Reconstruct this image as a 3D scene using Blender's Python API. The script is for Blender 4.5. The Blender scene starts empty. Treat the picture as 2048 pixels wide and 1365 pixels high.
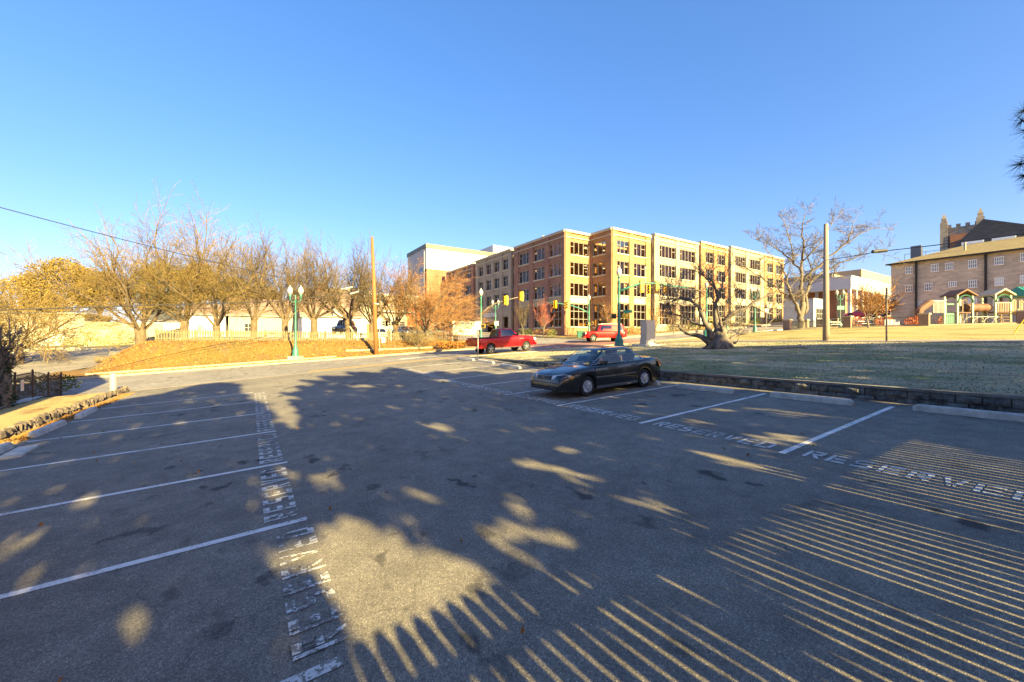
import bpy, bmesh, math, random
from mathutils import Vector, Matrix
R=random.Random(7)
C=bpy.context.scene.collection
PI=math.pi
# ---------------------------------------------------------------- camera, world, sun
cam=bpy.data.objects.new('camera',bpy.data.cameras.new('camera')); C.objects.link(cam)
bpy.context.scene.camera=cam
YAW=math.radians(33.06)
cam.location=(0,0,2.15); cam.rotation_euler=(math.radians(90),0,-YAW)
cam.data.lens=14.15; cam.data.sensor_width=36; cam.data.clip_start=.05; cam.data.clip_end=6000
SUN_EL=math.radians(20); SUN_AZ=math.radians(3.35)
w=bpy.data.worlds.new('World'); bpy.context.scene.world=w; w.use_nodes=True
nt=w.node_tree; bg=nt.nodes['Background']
sky=nt.nodes.new('ShaderNodeTexSky'); sky.sky_type='NISHITA'; sky.sun_disc=False
sky.sun_elevation=SUN_EL; sky.sun_rotation=math.radians(180)-SUN_AZ
sky.air_density=1.0; sky.dust_density=1.5; sky.ozone_density=3.0
gm_=nt.nodes.new('ShaderNodeGamma'); gm_.inputs[1].default_value=.72; nt.links.new(sky.outputs[0],gm_.inputs[0])
hs_=nt.nodes.new('ShaderNodeHueSaturation'); hs_.inputs['Saturation'].default_value=1.42; nt.links.new(gm_.outputs[0],hs_.inputs['Color'])
ti_=nt.nodes.new('ShaderNodeMixRGB'); ti_.blend_type='MULTIPLY'; ti_.inputs[0].default_value=1; ti_.inputs[2].default_value=(1.06,.94,1.1,1)
nt.links.new(hs_.outputs[0],ti_.inputs[1]); nt.links.new(ti_.outputs[0],bg.inputs[0]); bg.inputs[1].default_value=.080
sun=bpy.data.objects.new('sun',bpy.data.lights.new('sun','SUN')); C.objects.link(sun)
sun.data.energy=5.0; sun.data.angle=math.radians(.53); sun.data.color=(1.0,.77,.31)
SD=Vector((math.sin(SUN_AZ)*math.cos(SUN_EL),-math.cos(SUN_AZ)*math.cos(SUN_EL),math.sin(SUN_EL)))
sun.rotation_euler=SD.to_track_quat('Z','Y').to_euler(); sun.location=(0,-40,40)
vs=bpy.context.scene.view_settings
vs.view_transform='Standard'; vs.look='None'; vs.exposure=2.4; vs.gamma=1
# ---------------------------------------------------------------- terrain height
def itp(tab,x):
    if x<=tab[0][0]: return tab[0][1]
    for (a,b),(c,d) in zip(tab,tab[1:]):
        if x<=c: return b+(d-b)*(x-a)/(c-a)
    return tab[-1][1]
def sm(t):
    t=max(0.0,min(1.0,t)); return t*t*(3-2*t)
NEAR=[(-60,-3.6),(-30,-1.75),(-12,-.75),(-5.2,-.31),(2.6,.25),(9,.71),(13.4,1.0),(20,1.32),(33,2.0),(43,2.6),(67,4.1),(88,5.5),(130,8.2),(300,12)]
FAR=[(-60,-3.2),(-30,-1.4),(-5.76,-.04),(17.7,1.29),(25,1.7),(33,2.1),(43,2.65),(67,4.15),(88,5.55),(130,8.3),(300,12)]
def G(x,y):
    if y<26.5:
        s=itp(NEAR,x)
        if x<13.72:
            b=.046*x
            if x<-5.1: b=.046*max(x,-40)+.2
            t=sm((y-14)/12.5) if x>-5.1 else sm((y-24)/2.5)
            return b+(s-b)*t
        b=1.0+.065*(min(x,53)-13.75)+(.02*(x-53) if x>53 else 0)
        if x>120: b=1.0+.065*39.25+.02*67
        return b+(s-b)*sm((y-19)/7.5)
    n=itp(NEAR,x); f=itp(FAR,x)
    if y<35.5: return n+(f-n)*(y-26.5)/9
    d=y-35.5
    cr=f+.045*min(d,120)
    top=2.12+.02*min(max(0,y-41),60)
    bk=f+.06*min(d,1.3)/1.3
    bk=bk+(top-bk)*sm((y-37.0)/3.6)
    drive=f+.052*min(d,60)
    bk=drive+(bk-drive)*sm((x+10.5)/4.5)
    return bk+(cr-bk)*sm((x-18)/5)
def W(px,t):                       # bearing px (photo column) at distance t in front of the camera -> ground x, y
    l=(px-1024)/805*t
    return (.838*l+.5455*t, -.5455*l+.838*t)
def zz(py,t): return 2.15+(682-py)/805*t
def WG(px,t):
    x,y=W(px,t); return (x,y,G(x,y))
# ---------------------------------------------------------------- materials
MATS={}
def nd(t,k): return t.nodes.new('ShaderNode'+k)
def base(name,rough=.8,metal=0):
    m=bpy.data.materials.new(name); m.use_nodes=True
    b=m.node_tree.nodes['Principled BSDF']; b.inputs['Roughness'].default_value=rough; b.inputs['Metallic'].default_value=metal
    MATS[name]=m; return m,m.node_tree,b
def ramp(t,fac,stops):
    r=nd(t,'ValToRGB'); e=r.color_ramp.elements
    while len(e)<len(stops): e.new(.5)
    for i,(p,c) in enumerate(stops):
        e[i].position=p; e[i].color=(c[0],c[1],c[2],1)
    t.links.new(fac,r.inputs[0]); return r.outputs[0]
def pos(t,scale=(1,1,1)):
    g=nd(t,'NewGeometry'); m=nd(t,'Mapping'); m.inputs['Scale'].default_value=scale
    t.links.new(g.outputs['Position'],m.inputs[0]); return m.outputs[0]
def noise(t,vec,scale,det=4,rough=.6):
    n=nd(t,'TexNoise'); n.inputs['Scale'].default_value=scale; n.inputs['Detail'].default_value=det; n.inputs['Roughness'].default_value=rough
    t.links.new(vec,n.inputs['Vector']); return n.outputs['Fac']
def mix(t,f,a,b,mode='MIX'):
    m=nd(t,'MixRGB'); m.blend_type=mode
    for i,v in enumerate((f,a,b)):
        if hasattr(v,'links'): t.links.new(v,m.inputs[i])
        elif isinstance(v,(int,float)): m.inputs[i].default_value=v
        else: m.inputs[i].default_value=(v[0],v[1],v[2],1)
    return m.outputs[0]
def bump(t,b,h,strength=.3,dist=.02):
    n=nd(t,'Bump'); n.inputs['Strength'].default_value=strength; n.inputs['Distance'].default_value=dist
    t.links.new(h,n.inputs['Height']); t.links.new(n.outputs[0],b.inputs['Normal'])
def mnoise(name,c1,c2,scale=3,rough=.85,bs=.3,bd=.02,bscale=None,metal=0,c3=None,stretch=(1,1,1),obj=False):
    m,t,b=base(name,rough,metal)
    if obj:
        g=nd(t,'TexCoord'); mm=nd(t,'Mapping'); mm.inputs['Scale'].default_value=stretch; t.links.new(g.outputs['Object'],mm.inputs[0]); p=mm.outputs[0]
    else: p=pos(t,stretch)
    n=noise(t,p,scale)
    st=[(.3,c1),(.7,c2)] if c3 is None else [(.3,c1),(.5,c2),(.7,c3)]
    t.links.new(ramp(t,n,st),b.inputs[0])
    if bs: bump(t,b,noise(t,p,bscale or scale*6),bs,bd)
    return m
def plain(name,c,rough=.5,metal=0,coat=0):
    m,t,b=base(name,rough,metal); b.inputs[0].default_value=(*c,1)
    if name.startswith('car_red'): b.inputs['Specular IOR Level'].default_value=.25
    if coat: b.inputs['Coat Weight'].default_value=coat; b.inputs['Coat Roughness'].default_value=.04
    return m
def brick(name,c1,c2,mort,bw=.22,bh=.075,var=.5,blotch=None):
    c1,c2,mort=[tuple(q*.8 for q in c) for c in (c1,c2,mort)]
    m,t,b=base(name,.9); g=nd(t,'NewGeometry'); s=nd(t,'SeparateXYZ'); t.links.new(g.outputs['Position'],s.inputs[0])
    a=nd(t,'Math'); a.operation='ADD'; t.links.new(s.outputs[0],a.inputs[0]); t.links.new(s.outputs[1],a.inputs[1])
    c=nd(t,'CombineXYZ'); t.links.new(a.outputs[0],c.inputs[0]); t.links.new(s.outputs[2],c.inputs[1])
    k=nd(t,'TexBrick'); t.links.new(c.outputs[0],k.inputs['Vector']); k.inputs['Scale'].default_value=1
    k.inputs['Brick Width'].default_value=bw; k.inputs['Row Height'].default_value=bh; k.inputs['Mortar Size'].default_value=min(bh*.08,.012)
    k.inputs['Color1'].default_value=(*c1,1); k.inputs['Color2'].default_value=(*c2,1); k.inputs['Mortar'].default_value=(*mort,1); k.inputs['Bias'].default_value=0
    n=noise(t,g.outputs['Position'],.45,5)
    o=mix(t,var,k.outputs['Color'],ramp(t,n,[(.3,(.6,.6,.6)),(.7,(1.25,1.2,1.15))]),'MULTIPLY')
    t.links.new(o,b.inputs[0]); bump(t,b,k.outputs['Fac'],-.25,.01)
    return m
def asphalt(name,dark,light,tint=1.0):
    m,t,b=base(name,.9); p=pos(t)
    v=nd(t,'TexVoronoi'); v.inputs['Scale'].default_value=95; t.links.new(p,v.inputs['Vector'])
    v2=nd(t,'TexVoronoi'); v2.inputs['Scale'].default_value=210; t.links.new(p,v2.inputs['Vector'])
    spk=ramp(t,v.outputs['Color'],[(.0,dark),(.75,tuple((a+b_)/2 for a,b_ in zip(dark,light))),(.97,light)])
    spk2=ramp(t,v2.outputs['Color'],[(.0,(.55,.55,.55)),(.80,(1.02,1.02,1.02)),(1,(2.3,2.3,2.2))])
    o=mix(t,1,spk,spk2,'MULTIPLY')
    big=ramp(t,noise(t,p,.35,5),[(.3,(.74,.74,.76)),(.7,(1.2,1.19,1.15))]); o=mix(t,1,o,big,'MULTIPLY')
    med=ramp(t,noise(t,p,3.2,4),[(.35,(.84,.84,.84)),(.65,(1.13,1.13,1.12))]); o=mix(t,1,o,med,'MULTIPLY')
    # oil drips and stains
    ps=pos(t,(1.0,.7,1)); s=noise(t,ps,2.6,3,.5); s2=noise(t,p,.22,2)
    st=ramp(t,s,[(.0,(0,0,0)),(.615,(0,0,0)),(.67,(1,1,1))]); zone=ramp(t,s2,[(.42,(0,0,0)),(.55,(1,1,1))])
    f=mix(t,1,st,zone,'MULTIPLY'); f=mix(t,1,f,(.75,.75,.75),'MULTIPLY')
    o=mix(t,f,o,(.012,.012,.014))
    # hairline cracks
    v3=nd(t,'TexVoronoi'); v3.feature='DISTANCE_TO_EDGE'; v3.inputs['Scale'].default_value=.17; 
    pw=mix(t,.12,p,mix(t,1,p,(0,0,0),'ADD'));
    nn=nd(t,'TexNoise'); nn.inputs['Scale'].default_value=1.3; nn.inputs['Detail'].default_value=6; t.links.new(p,nn.inputs['Vector'])
    va=nd(t,'VectorMath'); va.operation='MULTIPLY_ADD'; va.inputs[1].default_value=(1.6,1.6,0); t.links.new(nn.outputs['Color'],va.inputs[0]); t.links.new(p,va.inputs[2]); t.links.new(va.outputs[0],v3.inputs['Vector'])
    cr=ramp(t,v3.outputs['Distance'],[(0,(1,1,1)),(.0022,(0,0,0))]); cr=mix(t,1,cr,(.28,.28,.28),'MULTIPLY')
    o=mix(t,cr,o,(.02,.02,.02))
    t.links.new(o,b.inputs[0]); bump(t,b,v.outputs['Distance'],.5,.006)
    return m
asphalt('asphalt',(.125,.117,.1),(.41,.37,.30))
asphalt('road_asphalt',(.2,.19,.175),(.36,.34,.32))
asphalt('pale_asphalt',(.22,.2,.17),(.36,.33,.28))
def paint():
    m,t,b=base('line_paint',.7); p=pos(t)
    v=nd(t,'TexVoronoi'); v.inputs['Scale'].default_value=80; t.links.new(p,v.inputs['Vector'])
    n=noise(t,p,38,4,.7); n2=noise(t,p,3,3)
    a=nd(t,'Math'); a.operation='ADD'; t.links.new(n,a.inputs[0]); t.links.new(n2,a.inputs[1])
    t.links.new(ramp(t,a.outputs[0],[(.74,(.2,.19,.18)),(.88,(.6,.58,.54)),(1.0,(.74,.72,.68))]),b.inputs[0])
    n3=nd(t,'Bump')
paint()
m,t,b=base('worn_paint',.8); p=pos(t); n=noise(t,p,26,4,.75); n2=noise(t,p,2.3,3); a=nd(t,'Math'); a.operation='ADD'; t.links.new(n,a.inputs[0]); t.links.new(n2,a.inputs[1])
t.links.new(ramp(t,a.outputs[0],[(.80,(.20,.19,.17)),(.98,(.42,.41,.38)),(1.2,(.56,.54,.5))]),b.inputs[0])
m,t,b=base('yellow_paint',.7); p=pos(t); t.links.new(ramp(t,noise(t,p,9,4,.7),[(.38,(.3,.22,.08)),(.5,(.75,.42,.03))]),b.inputs[0])
mnoise('concrete',(.30,.29,.27),(.46,.44,.40),2.2,.9,.4,.01,30)
mnoise('old_concrete',(.36,.35,.31),(.62,.6,.54),5,.95,.6,.02,45)
mnoise('cast_concrete',(0.374,0.329,0.236),(0.475,0.420,0.310),1.2,.9,.1,.01,20)
mnoise('kerb',(0.260,0.220,0.155),(0.372,0.319,0.230),2,.9,.3,.01,20)
# turf: dry straw with green patches
def turf(name,dry1,dry2,green,g0=.52,g1=.62,brown=None):
    m,t,b=base(name,.95); p=pos(t); ps=pos(t,(1,.6,1))
    fine=noise(t,p,28,5,.75); o=ramp(t,fine,[(.3,dry1),(.68,dry2)])
    patch=noise(t,ps,.42,5,.62); gm=ramp(t,patch,[(g0,(0,0,0)),(g1,(1,1,1))])
    gf=noise(t,p,15,4,.7); gc=ramp(t,gf,[(.35,tuple(c*.5 for c in green)),(.7,green)])
    gm=mix(t,1,gm,ramp(t,noise(t,p,7,4,.7),[(.35,(.25,.25,.25)),(.6,(1,1,1))]),'MULTIPLY')
    o=mix(t,gm,o,gc)
    if brown:
        bm=ramp(t,noise(t,ps,.9,4,.6),[(.55,(0,0,0)),(.68,(1,1,1))]); o=mix(t,bm,o,brown)
    t.links.new(o,b.inputs[0]); bump(t,b,noise(t,p,40,3),.8,.04)
turf('lawn_turf',(.25,.205,.11),(.58,.49,.29),(.10,.20,.03),.45,.57,(.22,.16,.09))
turf('sunny_turf',(.28,.215,.07),(.52,.41,.15),(.17,.17,.03),.5,.62)  # lawn turf again, sunlight's yellow put into the colour for the lit part
turf('verge_turf',(0.210,0.130,0.036),(0.385,0.260,0.081),(0.175,0.124,0.023),.62,.72)
turf('dull_turf',(.12,.11,.07),(.22,.19,.12),(.06,.08,.03),.45,.6)
mnoise('leaf_litter',(.11,.055,.014),(.24,.13,.028),5,.95,.9,.08,22,c3=(.34,.21,.06))
mnoise('mulch',(.09,.045,.03),(.2,.11,.07),8,.95,.6,.04)
brick('shade_toned_brick',(.40,.17,.105),(.28,.12,.08),(.36,.3,.25),.24,.09)  # garage brick with shade mixed into its colour, for the shaded side
brick('sun_toned_brick',(.46,.22,.085),(.35,.155,.06),(.42,.34,.24),.24,.09)  # same garage brick with warm sunlight mixed into its colour
brick('buff_brick',(.52,.42,.27),(.42,.33,.21),(.5,.44,.33),.24,.09)
brick('grey_brick',(.42,.35,.27),(.32,.265,.21),(.4,.36,.3),.24,.09)
brick('stone',(.68,.60,.50),(.50,.44,.37),(.58,.53,.46),.62,.22,.6)
brick('tower_stone',(0.432,0.372,0.300),(0.240,0.216,0.192),(0.360,0.336,0.300),.7,.35,.7)
brick('chimney_brick',(.4,.16,.07),(.3,.1,.05),(.35,.3,.25),.3,.1)
brick('paving',(.36,.18,.14),(.27,.13,.1),(.3,.22,.18),.2,.1)
brick('pillar_brick',(.30,.19,.13),(.24,.15,.11),(.35,.3,.25),.22,.08)
mnoise('shingle_brown',(.17,.11,.085),(.27,.19,.15),3,.95,.4,.03,12,stretch=(1,1,6))
mnoise('shingle_olive',(.15,.12,.055),(.24,.19,.09),2,.95,.3,.03,14)
mnoise('slate',(.035,.038,.045),(.085,.088,.098),1.5,.85,.4,.04,8,stretch=(.5,.5,5))
mnoise('render_cream',(.30,.27,.21),(.38,.34,.27),.7,.9,.1,.01)
mnoise('render_white',(0.533,0.533,0.548),(0.605,0.598,0.599),.5,.9,.1,.01)
mnoise('render_grey',(.30,.32,.36),(.40,.41,.44),.7,.9)
mnoise('tan_panel',(0.325,0.252,0.165),(0.390,0.300,0.200),.7,.9)
mnoise('blue_white',(0.336,0.376,0.440),(0.448,0.480,0.544),1,.8)
mnoise('band_dark',(.10,.10,.075),(.15,.145,.11),1.4,.6)
mnoise('bark',(.075,.055,.034),(.17,.125,.075),6,.95,.8,.03,20,stretch=(1,1,.3))
mnoise('bark_grey',(0.085,0.071,0.061),(0.210,0.176,0.149),5,.95,1,.04,14,stretch=(1,1,.35))
mnoise('bark_light',(.10,.085,.065),(.19,.16,.12),4,.95,.8,.03,14,stretch=(1,1,.35))
mnoise('twig_gold',(.12,.082,.026),(.22,.155,.05),2,.95,0)
mnoise('twig_tan',(.075,.054,.03),(.15,.11,.06),2,.95,0)
mnoise('twig_rust',(.17,.085,.03),(.28,.15,.06),2,.95,0)
mnoise('twig_dark',(.10,.085,.075),(.19,.16,.135),2,.95,0)
mnoise('twig_red',(.26,.07,.05),(.42,.15,.10),2,.95,0)
mnoise('leaf_olive',(0.085,0.068,0.012),(0.289,0.192,0.032),1.6,.8,0)
mnoise('leaf_green',(.035,.055,.012),(.11,.13,.03),1.6,.8,0)
mnoise('leaf_hedge',(.05,.08,.015),(.22,.24,.05),2.5,.8,0)
mnoise('leaf_orange',(.22,.09,.015),(.36,.17,.035),2.5,.8,0)
mnoise('leaf_brown',(.14,.075,.03),(.34,.19,.07),2.5,.8,0)
mnoise('leaf_red',(.25,.06,.03),(.5,.16,.06),2.5,.8,0)
mnoise('needle',(.012,.03,.015),(.03,.06,.03),4,.7,0)
mnoise('pole_wood',(.20,.075,.022),(.32,.13,.042),3,.85,.5,.02,18,stretch=(2,2,.15))
mnoise('pole_grey_wood',(0.195,0.158,0.128),(0.315,0.262,0.210),3,.9,.5,.02,18,stretch=(2,2,.15))
mnoise('picket_wood',(.10,.085,.05),(.2,.165,.09),3,.95,.3,.01,30,stretch=(3,3,.4))
mnoise('grey_wood',(.15,.135,.12),(.28,.25,.22),3,.95,.3,.01,30,stretch=(3,3,.4))
mnoise('rust_iron',(.03,.018,.012),(.08,.045,.028),8,.7,.2,.005)
plain('black_iron',(.018,.018,.02),.45,.5)
mnoise('lamp_green',(.02,.13,.095),(.05,.21,.16),3,.45,.1,.003)
plain('globe',(.42,.41,.38),.25)
plain('signal_yellow',(0.600,0.376,0.016),.45); plain('signal_red',(.6,.03,.02),.3); plain('lens_dark',(.02,.02,.02),.3)
plain('steel',(.42,.43,.44),.4,.8); plain('steel_dull',(.33,.34,.33),.55,.4); plain('cable',(.03,.03,.032),.6)
mnoise('cabinet_metal',(0.360,0.329,0.285),(0.450,0.413,0.353),2,.5,.1,.005,metal=.1)
plain('window_white',(.78,.79,.8),.5); plain('frame_grey',(0.330,0.312,0.276),.5)
plain('sign_white',(0.640,0.640,0.624),.5); plain('sign_green',(.01,.22,.13),.5); plain('sign_grey',(.3,.34,.38),.5); plain('ink_dark',(.08,.09,.10),.6); plain('ink_green',(.12,.25,.16),.6); plain('ink_red',(.5,.1,.08),.6); plain('ink_blue',(.08,.1,.35),.6)
plain('play_green',(.012,.10,.07),.4); plain('play_tan',(0.413,0.330,0.203),.5); plain('play_brown',(.13,.065,.04),.75); plain('roof_green',(.02,.20,.17),.5); plain('play_pole',(.42,.5,.3),.5)
plain('orange_red',(.6,.13,.04),.7)
plain('picket_dark',(.16,.11,.07),.9)
def glassm(name,tint,alpha,ior=1.5):
    m,t,b=base(name); out=t.nodes['Material Output']
    tr=nd(t,'BsdfTransparent'); tr.inputs[0].default_value=(*tint,1); gl=nd(t,'BsdfGlossy'); gl.inputs['Roughness'].default_value=.03; gl.inputs[0].default_value=(.9,.93,1,1)
    ms=nd(t,'MixShader'); lw=nd(t,'LayerWeight'); lw.inputs[0].default_value=.5; fr=nd(t,'Math'); fr.operation='POWER'; fr.inputs[1].default_value=4.5; t.links.new(lw.outputs['Facing'],fr.inputs[0]); ad=nd(t,'Math'); ad.operation='MULTIPLY_ADD'; ad.inputs[1].default_value=.85 if ior>1.3 else .5; ad.inputs[2].default_value=alpha+.03; ad.use_clamp=True
    t.links.new(fr.outputs[0],ad.inputs[0]); t.links.new(ad.outputs[0],ms.inputs[0]); t.links.new(tr.outputs[0],ms.inputs[1]); t.links.new(gl.outputs[0],ms.inputs[2]); t.links.new(ms.outputs[0],out.inputs[0])
glassm('car_glass',(.72,.82,.78),.05); glassm('dark_glass',(.16,.17,.19),.08); glassm('garage_glass',(.66,.58,.48),.02,1.2)
plain('pane_blue',(.10,.16,.22),.08,.0,.5); plain('pane_dark',(.03,.035,.04),.1); plain('pane_pale',(.5,.6,.66),.15)
mnoise('garage_floor',(.62,.48,.28),(.72,.57,.34),1,.9,0)  # pale amber tone stands in for the warm light inside the garage
plain('car_black',(.006,.006,.007),.22,0,.7); plain('car_red',(.36,.002,.006),.35,0,.45); plain('car_red_light',(.40,.004,.004),.35,0,.2)
plain('car_silver',(.5,.52,.54),.3,.7,1); plain('car_white',(.75,.76,.78),.3,0,1); plain('car_dark',(.03,.035,.04),.3,.5,1); plain('car_teal',(.25,.36,.38),.3,.3,1); plain('car_magenta',(.5,.02,.1),.3,.2,1); plain('car_blue',(.05,.12,.3),.3,.4,1)
plain('tyre',(.014,.014,.015),.9); plain('rim',(.62,.63,.65),.3,.75); plain('chrome',(.75,.76,.78),.12,1); plain('trim_black',(.015,.015,.016),.6); plain('lamp_clear',(.62,.64,.66),.15,0,1); plain('lamp_amber',(.75,.28,.03),.2,0,1); plain('lamp_red',(.4,.01,.01),.2,0,1); plain('seat_dark',(.16,.15,.14),.9); plain('trim_grey',(.10,.10,.11),.35,.3,.5)
# ---------------------------------------------------------------- mesh builder
class MB:
    def __init__(s): s.v=[]; s.f=[]; s.m=[]; s.mi=0
    def add(s,vs,fs):
        o=len(s.v); s.v+=[tuple(v) for v in vs]; s.f+=[tuple(i+o for i in f) for f in fs]; s.m+=[s.mi]*len(fs); return s
    def box(s,x0,x1,y0,y1,z0,z1):
        return s.add([(x0,y0,z0),(x1,y0,z0),(x1,y1,z0),(x0,y1,z0),(x0,y0,z1),(x1,y0,z1),(x1,y1,z1),(x0,y1,z1)],
          [(0,3,2,1),(4,5,6,7),(0,1,5,4),(1,2,6,5),(2,3,7,6),(3,0,4,7)])
    def cbox(s,cx,cy,cz,sx,sy,sz): return s.box(cx-sx/2,cx+sx/2,cy-sy/2,cy+sy/2,cz-sz/2,cz+sz/2)
    def mbox(s,M,sx,sy,sz):      # centred box through a matrix
        vs=[M@Vector((a*sx/2,b*sy/2,c*sz/2)) for a,b,c in ((-1,-1,-1),(1,-1,-1),(1,1,-1),(-1,1,-1),(-1,-1,1),(1,-1,1),(1,1,1),(-1,1,1))]
        return s.add(vs,[(0,3,2,1),(4,5,6,7),(0,1,5,4),(1,2,6,5),(2,3,7,6),(3,0,4,7)])
    def bar(s,p,q,w,h=None):     # rectangular bar between two points
        p=Vector(p); q=Vector(q); d=q-p; L=d.length; h=h or w
        z=d.normalized(); up=Vector((0,0,1)) if abs(z.z)<.9 else Vector((1,0,0)); x=up.cross(z).normalized(); y=z.cross(x)
        M=Matrix((x,y,z)).transposed().to_4x4(); M.translation=(p+q)/2
        return s.mbox(M,w,h,L)
    def tube(s,pts,rs,n=6,cap=True):
        pts=[Vector(p) for p in pts]
        if not hasattr(rs,'__len__'): rs=[rs]*len(pts)
        o=len(s.v); prev=None
        for i,p in enumerate(pts):
            d=(pts[min(i+1,len(pts)-1)]-pts[max(i-1,0)]).normalized()
            if prev is None:
                up=Vector((0,0,1)) if abs(d.z)<.9 else Vector((1,0,0)); x=up.cross(d).normalized()
            else: x=(prev-d*prev.dot(d)).normalized()
            prev=x; y=d.cross(x)
            for k in range(n):
                a=2*PI*k/n; s.v.append(tuple(p+(x*math.cos(a)+y*math.sin(a))*rs[i]))
        c=0
        for i in range(len(pts)-1):
            for k in range(n):
                a=o+i*n+k; b=o+i*n+(k+1)%n; s.f.append((a,b,b+n,a+n)); c+=1
        if cap: s.f.append(tuple(o+k for k in range(n-1,-1,-1))); s.f.append(tuple(o+(len(pts)-1)*n+k for k in range(n))); c+=2
        s.m+=[s.mi]*c; return s
    def lathe(s,prof,c=(0,0,0),n=16,axis='z'):   # prof: (r,h)
        o=len(s.v)
        for r,h in prof:
            for k in range(n):
                a=2*PI*k/n; u,v=r*math.cos(a),r*math.sin(a)
                s.v.append((c[0]+u,c[1]+v,c[2]+h) if axis=='z' else (c[0]+u,c[1]+h,c[2]+v))
        cn=0
        for i in range(len(prof)-1):
            for k in range(n):
                a=o+i*n+k; b=o+i*n+(k+1)%n
                s.f.append((a,b,b+n,a+n) if axis=='z' else (a,a+n,b+n,b)); cn+=1
        s.m+=[s.mi]*cn; return s
    def prism(s,poly,z0,z1):
        n=len(poly); return s.add([(x,y,z0) for x,y in poly]+[(x,y,z1) for x,y in poly],[tuple(range(n-1,-1,-1)),tuple(range(n,2*n))]+[(i,(i+1)%n,n+(i+1)%n,n+i) for i in range(n)])
    def prism_y(s,poly,y0,y1):   # poly in x,z
        n=len(poly); return s.add([(x,y0,z) for x,z in poly]+[(x,y1,z) for x,z in poly],[tuple(range(n)),tuple(range(2*n-1,n-1,-1))]+[((i+1)%n,i,n+i,n+(i+1)%n) for i in range(n)])
    def prism_x(s,poly,x0,x1):   # poly in y,z
        n=len(poly); return s.add([(x0,y,z) for y,z in poly]+[(x1,y,z) for y,z in poly],[tuple(range(n-1,-1,-1)),tuple(range(n,2*n))]+[(i,(i+1)%n,n+(i+1)%n,n+i) for i in range(n)])
    def leaf(s,p,size,rnd):
        a=Vector((rnd.gauss(0,1),rnd.gauss(0,1),rnd.gauss(0,1))).normalized(); b=a.orthogonal().normalized()
        b=Matrix.Rotation(rnd.random()*6.28,3,a)@b; c=a.cross(b); p=Vector(p); h=size/2
        b=b*h; c=c*h*.75
        return s.add([p-b,p-c*.9,p+b,p+c],[(0,1,2,3)])
    def mesh(s,name,mats,smooth=False,sharp=None):
        me=bpy.data.meshes.new(name); me.from_pydata(s.v,[],s.f)
        for m in (mats if isinstance(mats,(list,tuple)) else [mats]): me.materials.append(MATS[m])
        if any(s.m): me.polygons.foreach_set('material_index',s.m)
        if smooth:
            me.shade_smooth()
            if sharp: me.set_sharp_from_angle(angle=math.radians(sharp))
        me.update(); return me
    def build(s,name,mats,parent=None,smooth=False,sharp=None):
        o=bpy.data.objects.new(name,s.mesh(name,mats,smooth,sharp)); C.objects.link(o)
        if parent: o.parent=parent
        return o
def B(): return MB()
def tag(o,label=None,cat=None,group=None,kind=None):
    if label: o['label']=label
    if cat: o['category']=cat
    if group: o['group']=group
    if kind: o['kind']=kind
    return o
def thing(name,label,cat,loc=(0,0,0),rz=0,group=None):
    o=bpy.data.objects.new(name,None); C.objects.link(o); o.location=loc; o.rotation_euler=(0,0,rz); o.empty_display_size=.2
    return tag(o,label,cat,group)
def kids(o,_c={}):
    return [c for c in C.objects if c.parent==o]
def dup(o,loc=None,rz=None,label=None,parent=None,scale=None,group=None):
    c=o.copy(); C.objects.link(c)
    if parent: c.parent=parent
    if loc is not None: c.location=loc
    if rz is not None: c.rotation_euler=(0,0,rz)
    if scale: c.scale=(scale,)*3 if not hasattr(scale,'__len__') else scale
    if label: c['label']=label
    if group: c['group']=group
    for k in kids(o): dup(k,parent=c)
    return c
def textmesh(s,size,depth=.01,bold=0):
    cu=bpy.data.curves.new('t','FONT'); cu.body=s; cu.size=size; cu.extrude=depth; cu.align_x='CENTER'; cu.align_y='CENTER'; cu.offset=bold
    o=bpy.data.objects.new('t',cu); C.objects.link(o); dg=bpy.context.evaluated_depsgraph_get()
    me=bpy.data.meshes.new_from_object(o.evaluated_get(dg)); bpy.data.objects.remove(o); return me
def text(name,s,size,mat,parent,loc,rot,depth=.01,bold=0):
    me=textmesh(s,size,depth,bold); me.materials.clear(); me.materials.append(MATS[mat])
    o=bpy.data.objects.new(name,me); C.objects.link(o); o.parent=parent; o.location=loc; o.rotation_euler=rot; return o

m,t,b=base('garage_light'); b.inputs['Emission Color'].default_value=(1,.85,.6,1); b.inputs['Emission Strength'].default_value=1.5
turf('bank_turf',(.10,.05,.012),(.28,.155,.03),(.14,.13,.03),.47,.6,(.13,.08,.04))
turf('gold_turf',(.30,.21,.07),(.58,.43,.17),(.2,.16,.04),.6,.7,(.22,.13,.04))
# ---------------------------------------------------------------- ground surfaces
def frange(a,b,d):
    n=max(1,int(math.ceil((b-a)/d-1e-6))); return [a+(b-a)*i/n for i in range(n+1)]
def sheet(name,xs,ys,mat,off=0.0,g=G,kind='structure',skirt=0):
    m=MB(); nx,ny=len(xs),len(ys)
    m.v=[(x,y,g(x,y)+off) for y in ys for x in xs]
    m.f=[(j*nx+i,j*nx+i+1,(j+1)*nx+i+1,(j+1)*nx+i) for j in range(ny-1) for i in range(nx-1)]; m.m=[0]*len(m.f)
    if skirt:
        edge=[i for i in range(nx)]+[j*nx+nx-1 for j in range(1,ny)]+[(ny-1)*nx+i for i in range(nx-2,-1,-1)]+[j*nx for j in range(ny-2,0,-1)]
        o=len(m.v); n=len(edge); m.v+=[(m.v[e][0],m.v[e][1],m.v[e][2]-skirt) for e in edge]
        for i in range(n): m.f.append((edge[i],o+i,o+(i+1)%n,edge[(i+1)%n])); m.m.append(0)
    o=m.build(name,mat,smooth=not skirt)
    if kind: o['kind']=kind
    return o
gx=[-1500,-700,-300,-150,-100]+frange(-70,140,2)+[160,200,300,600,1500]
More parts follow.
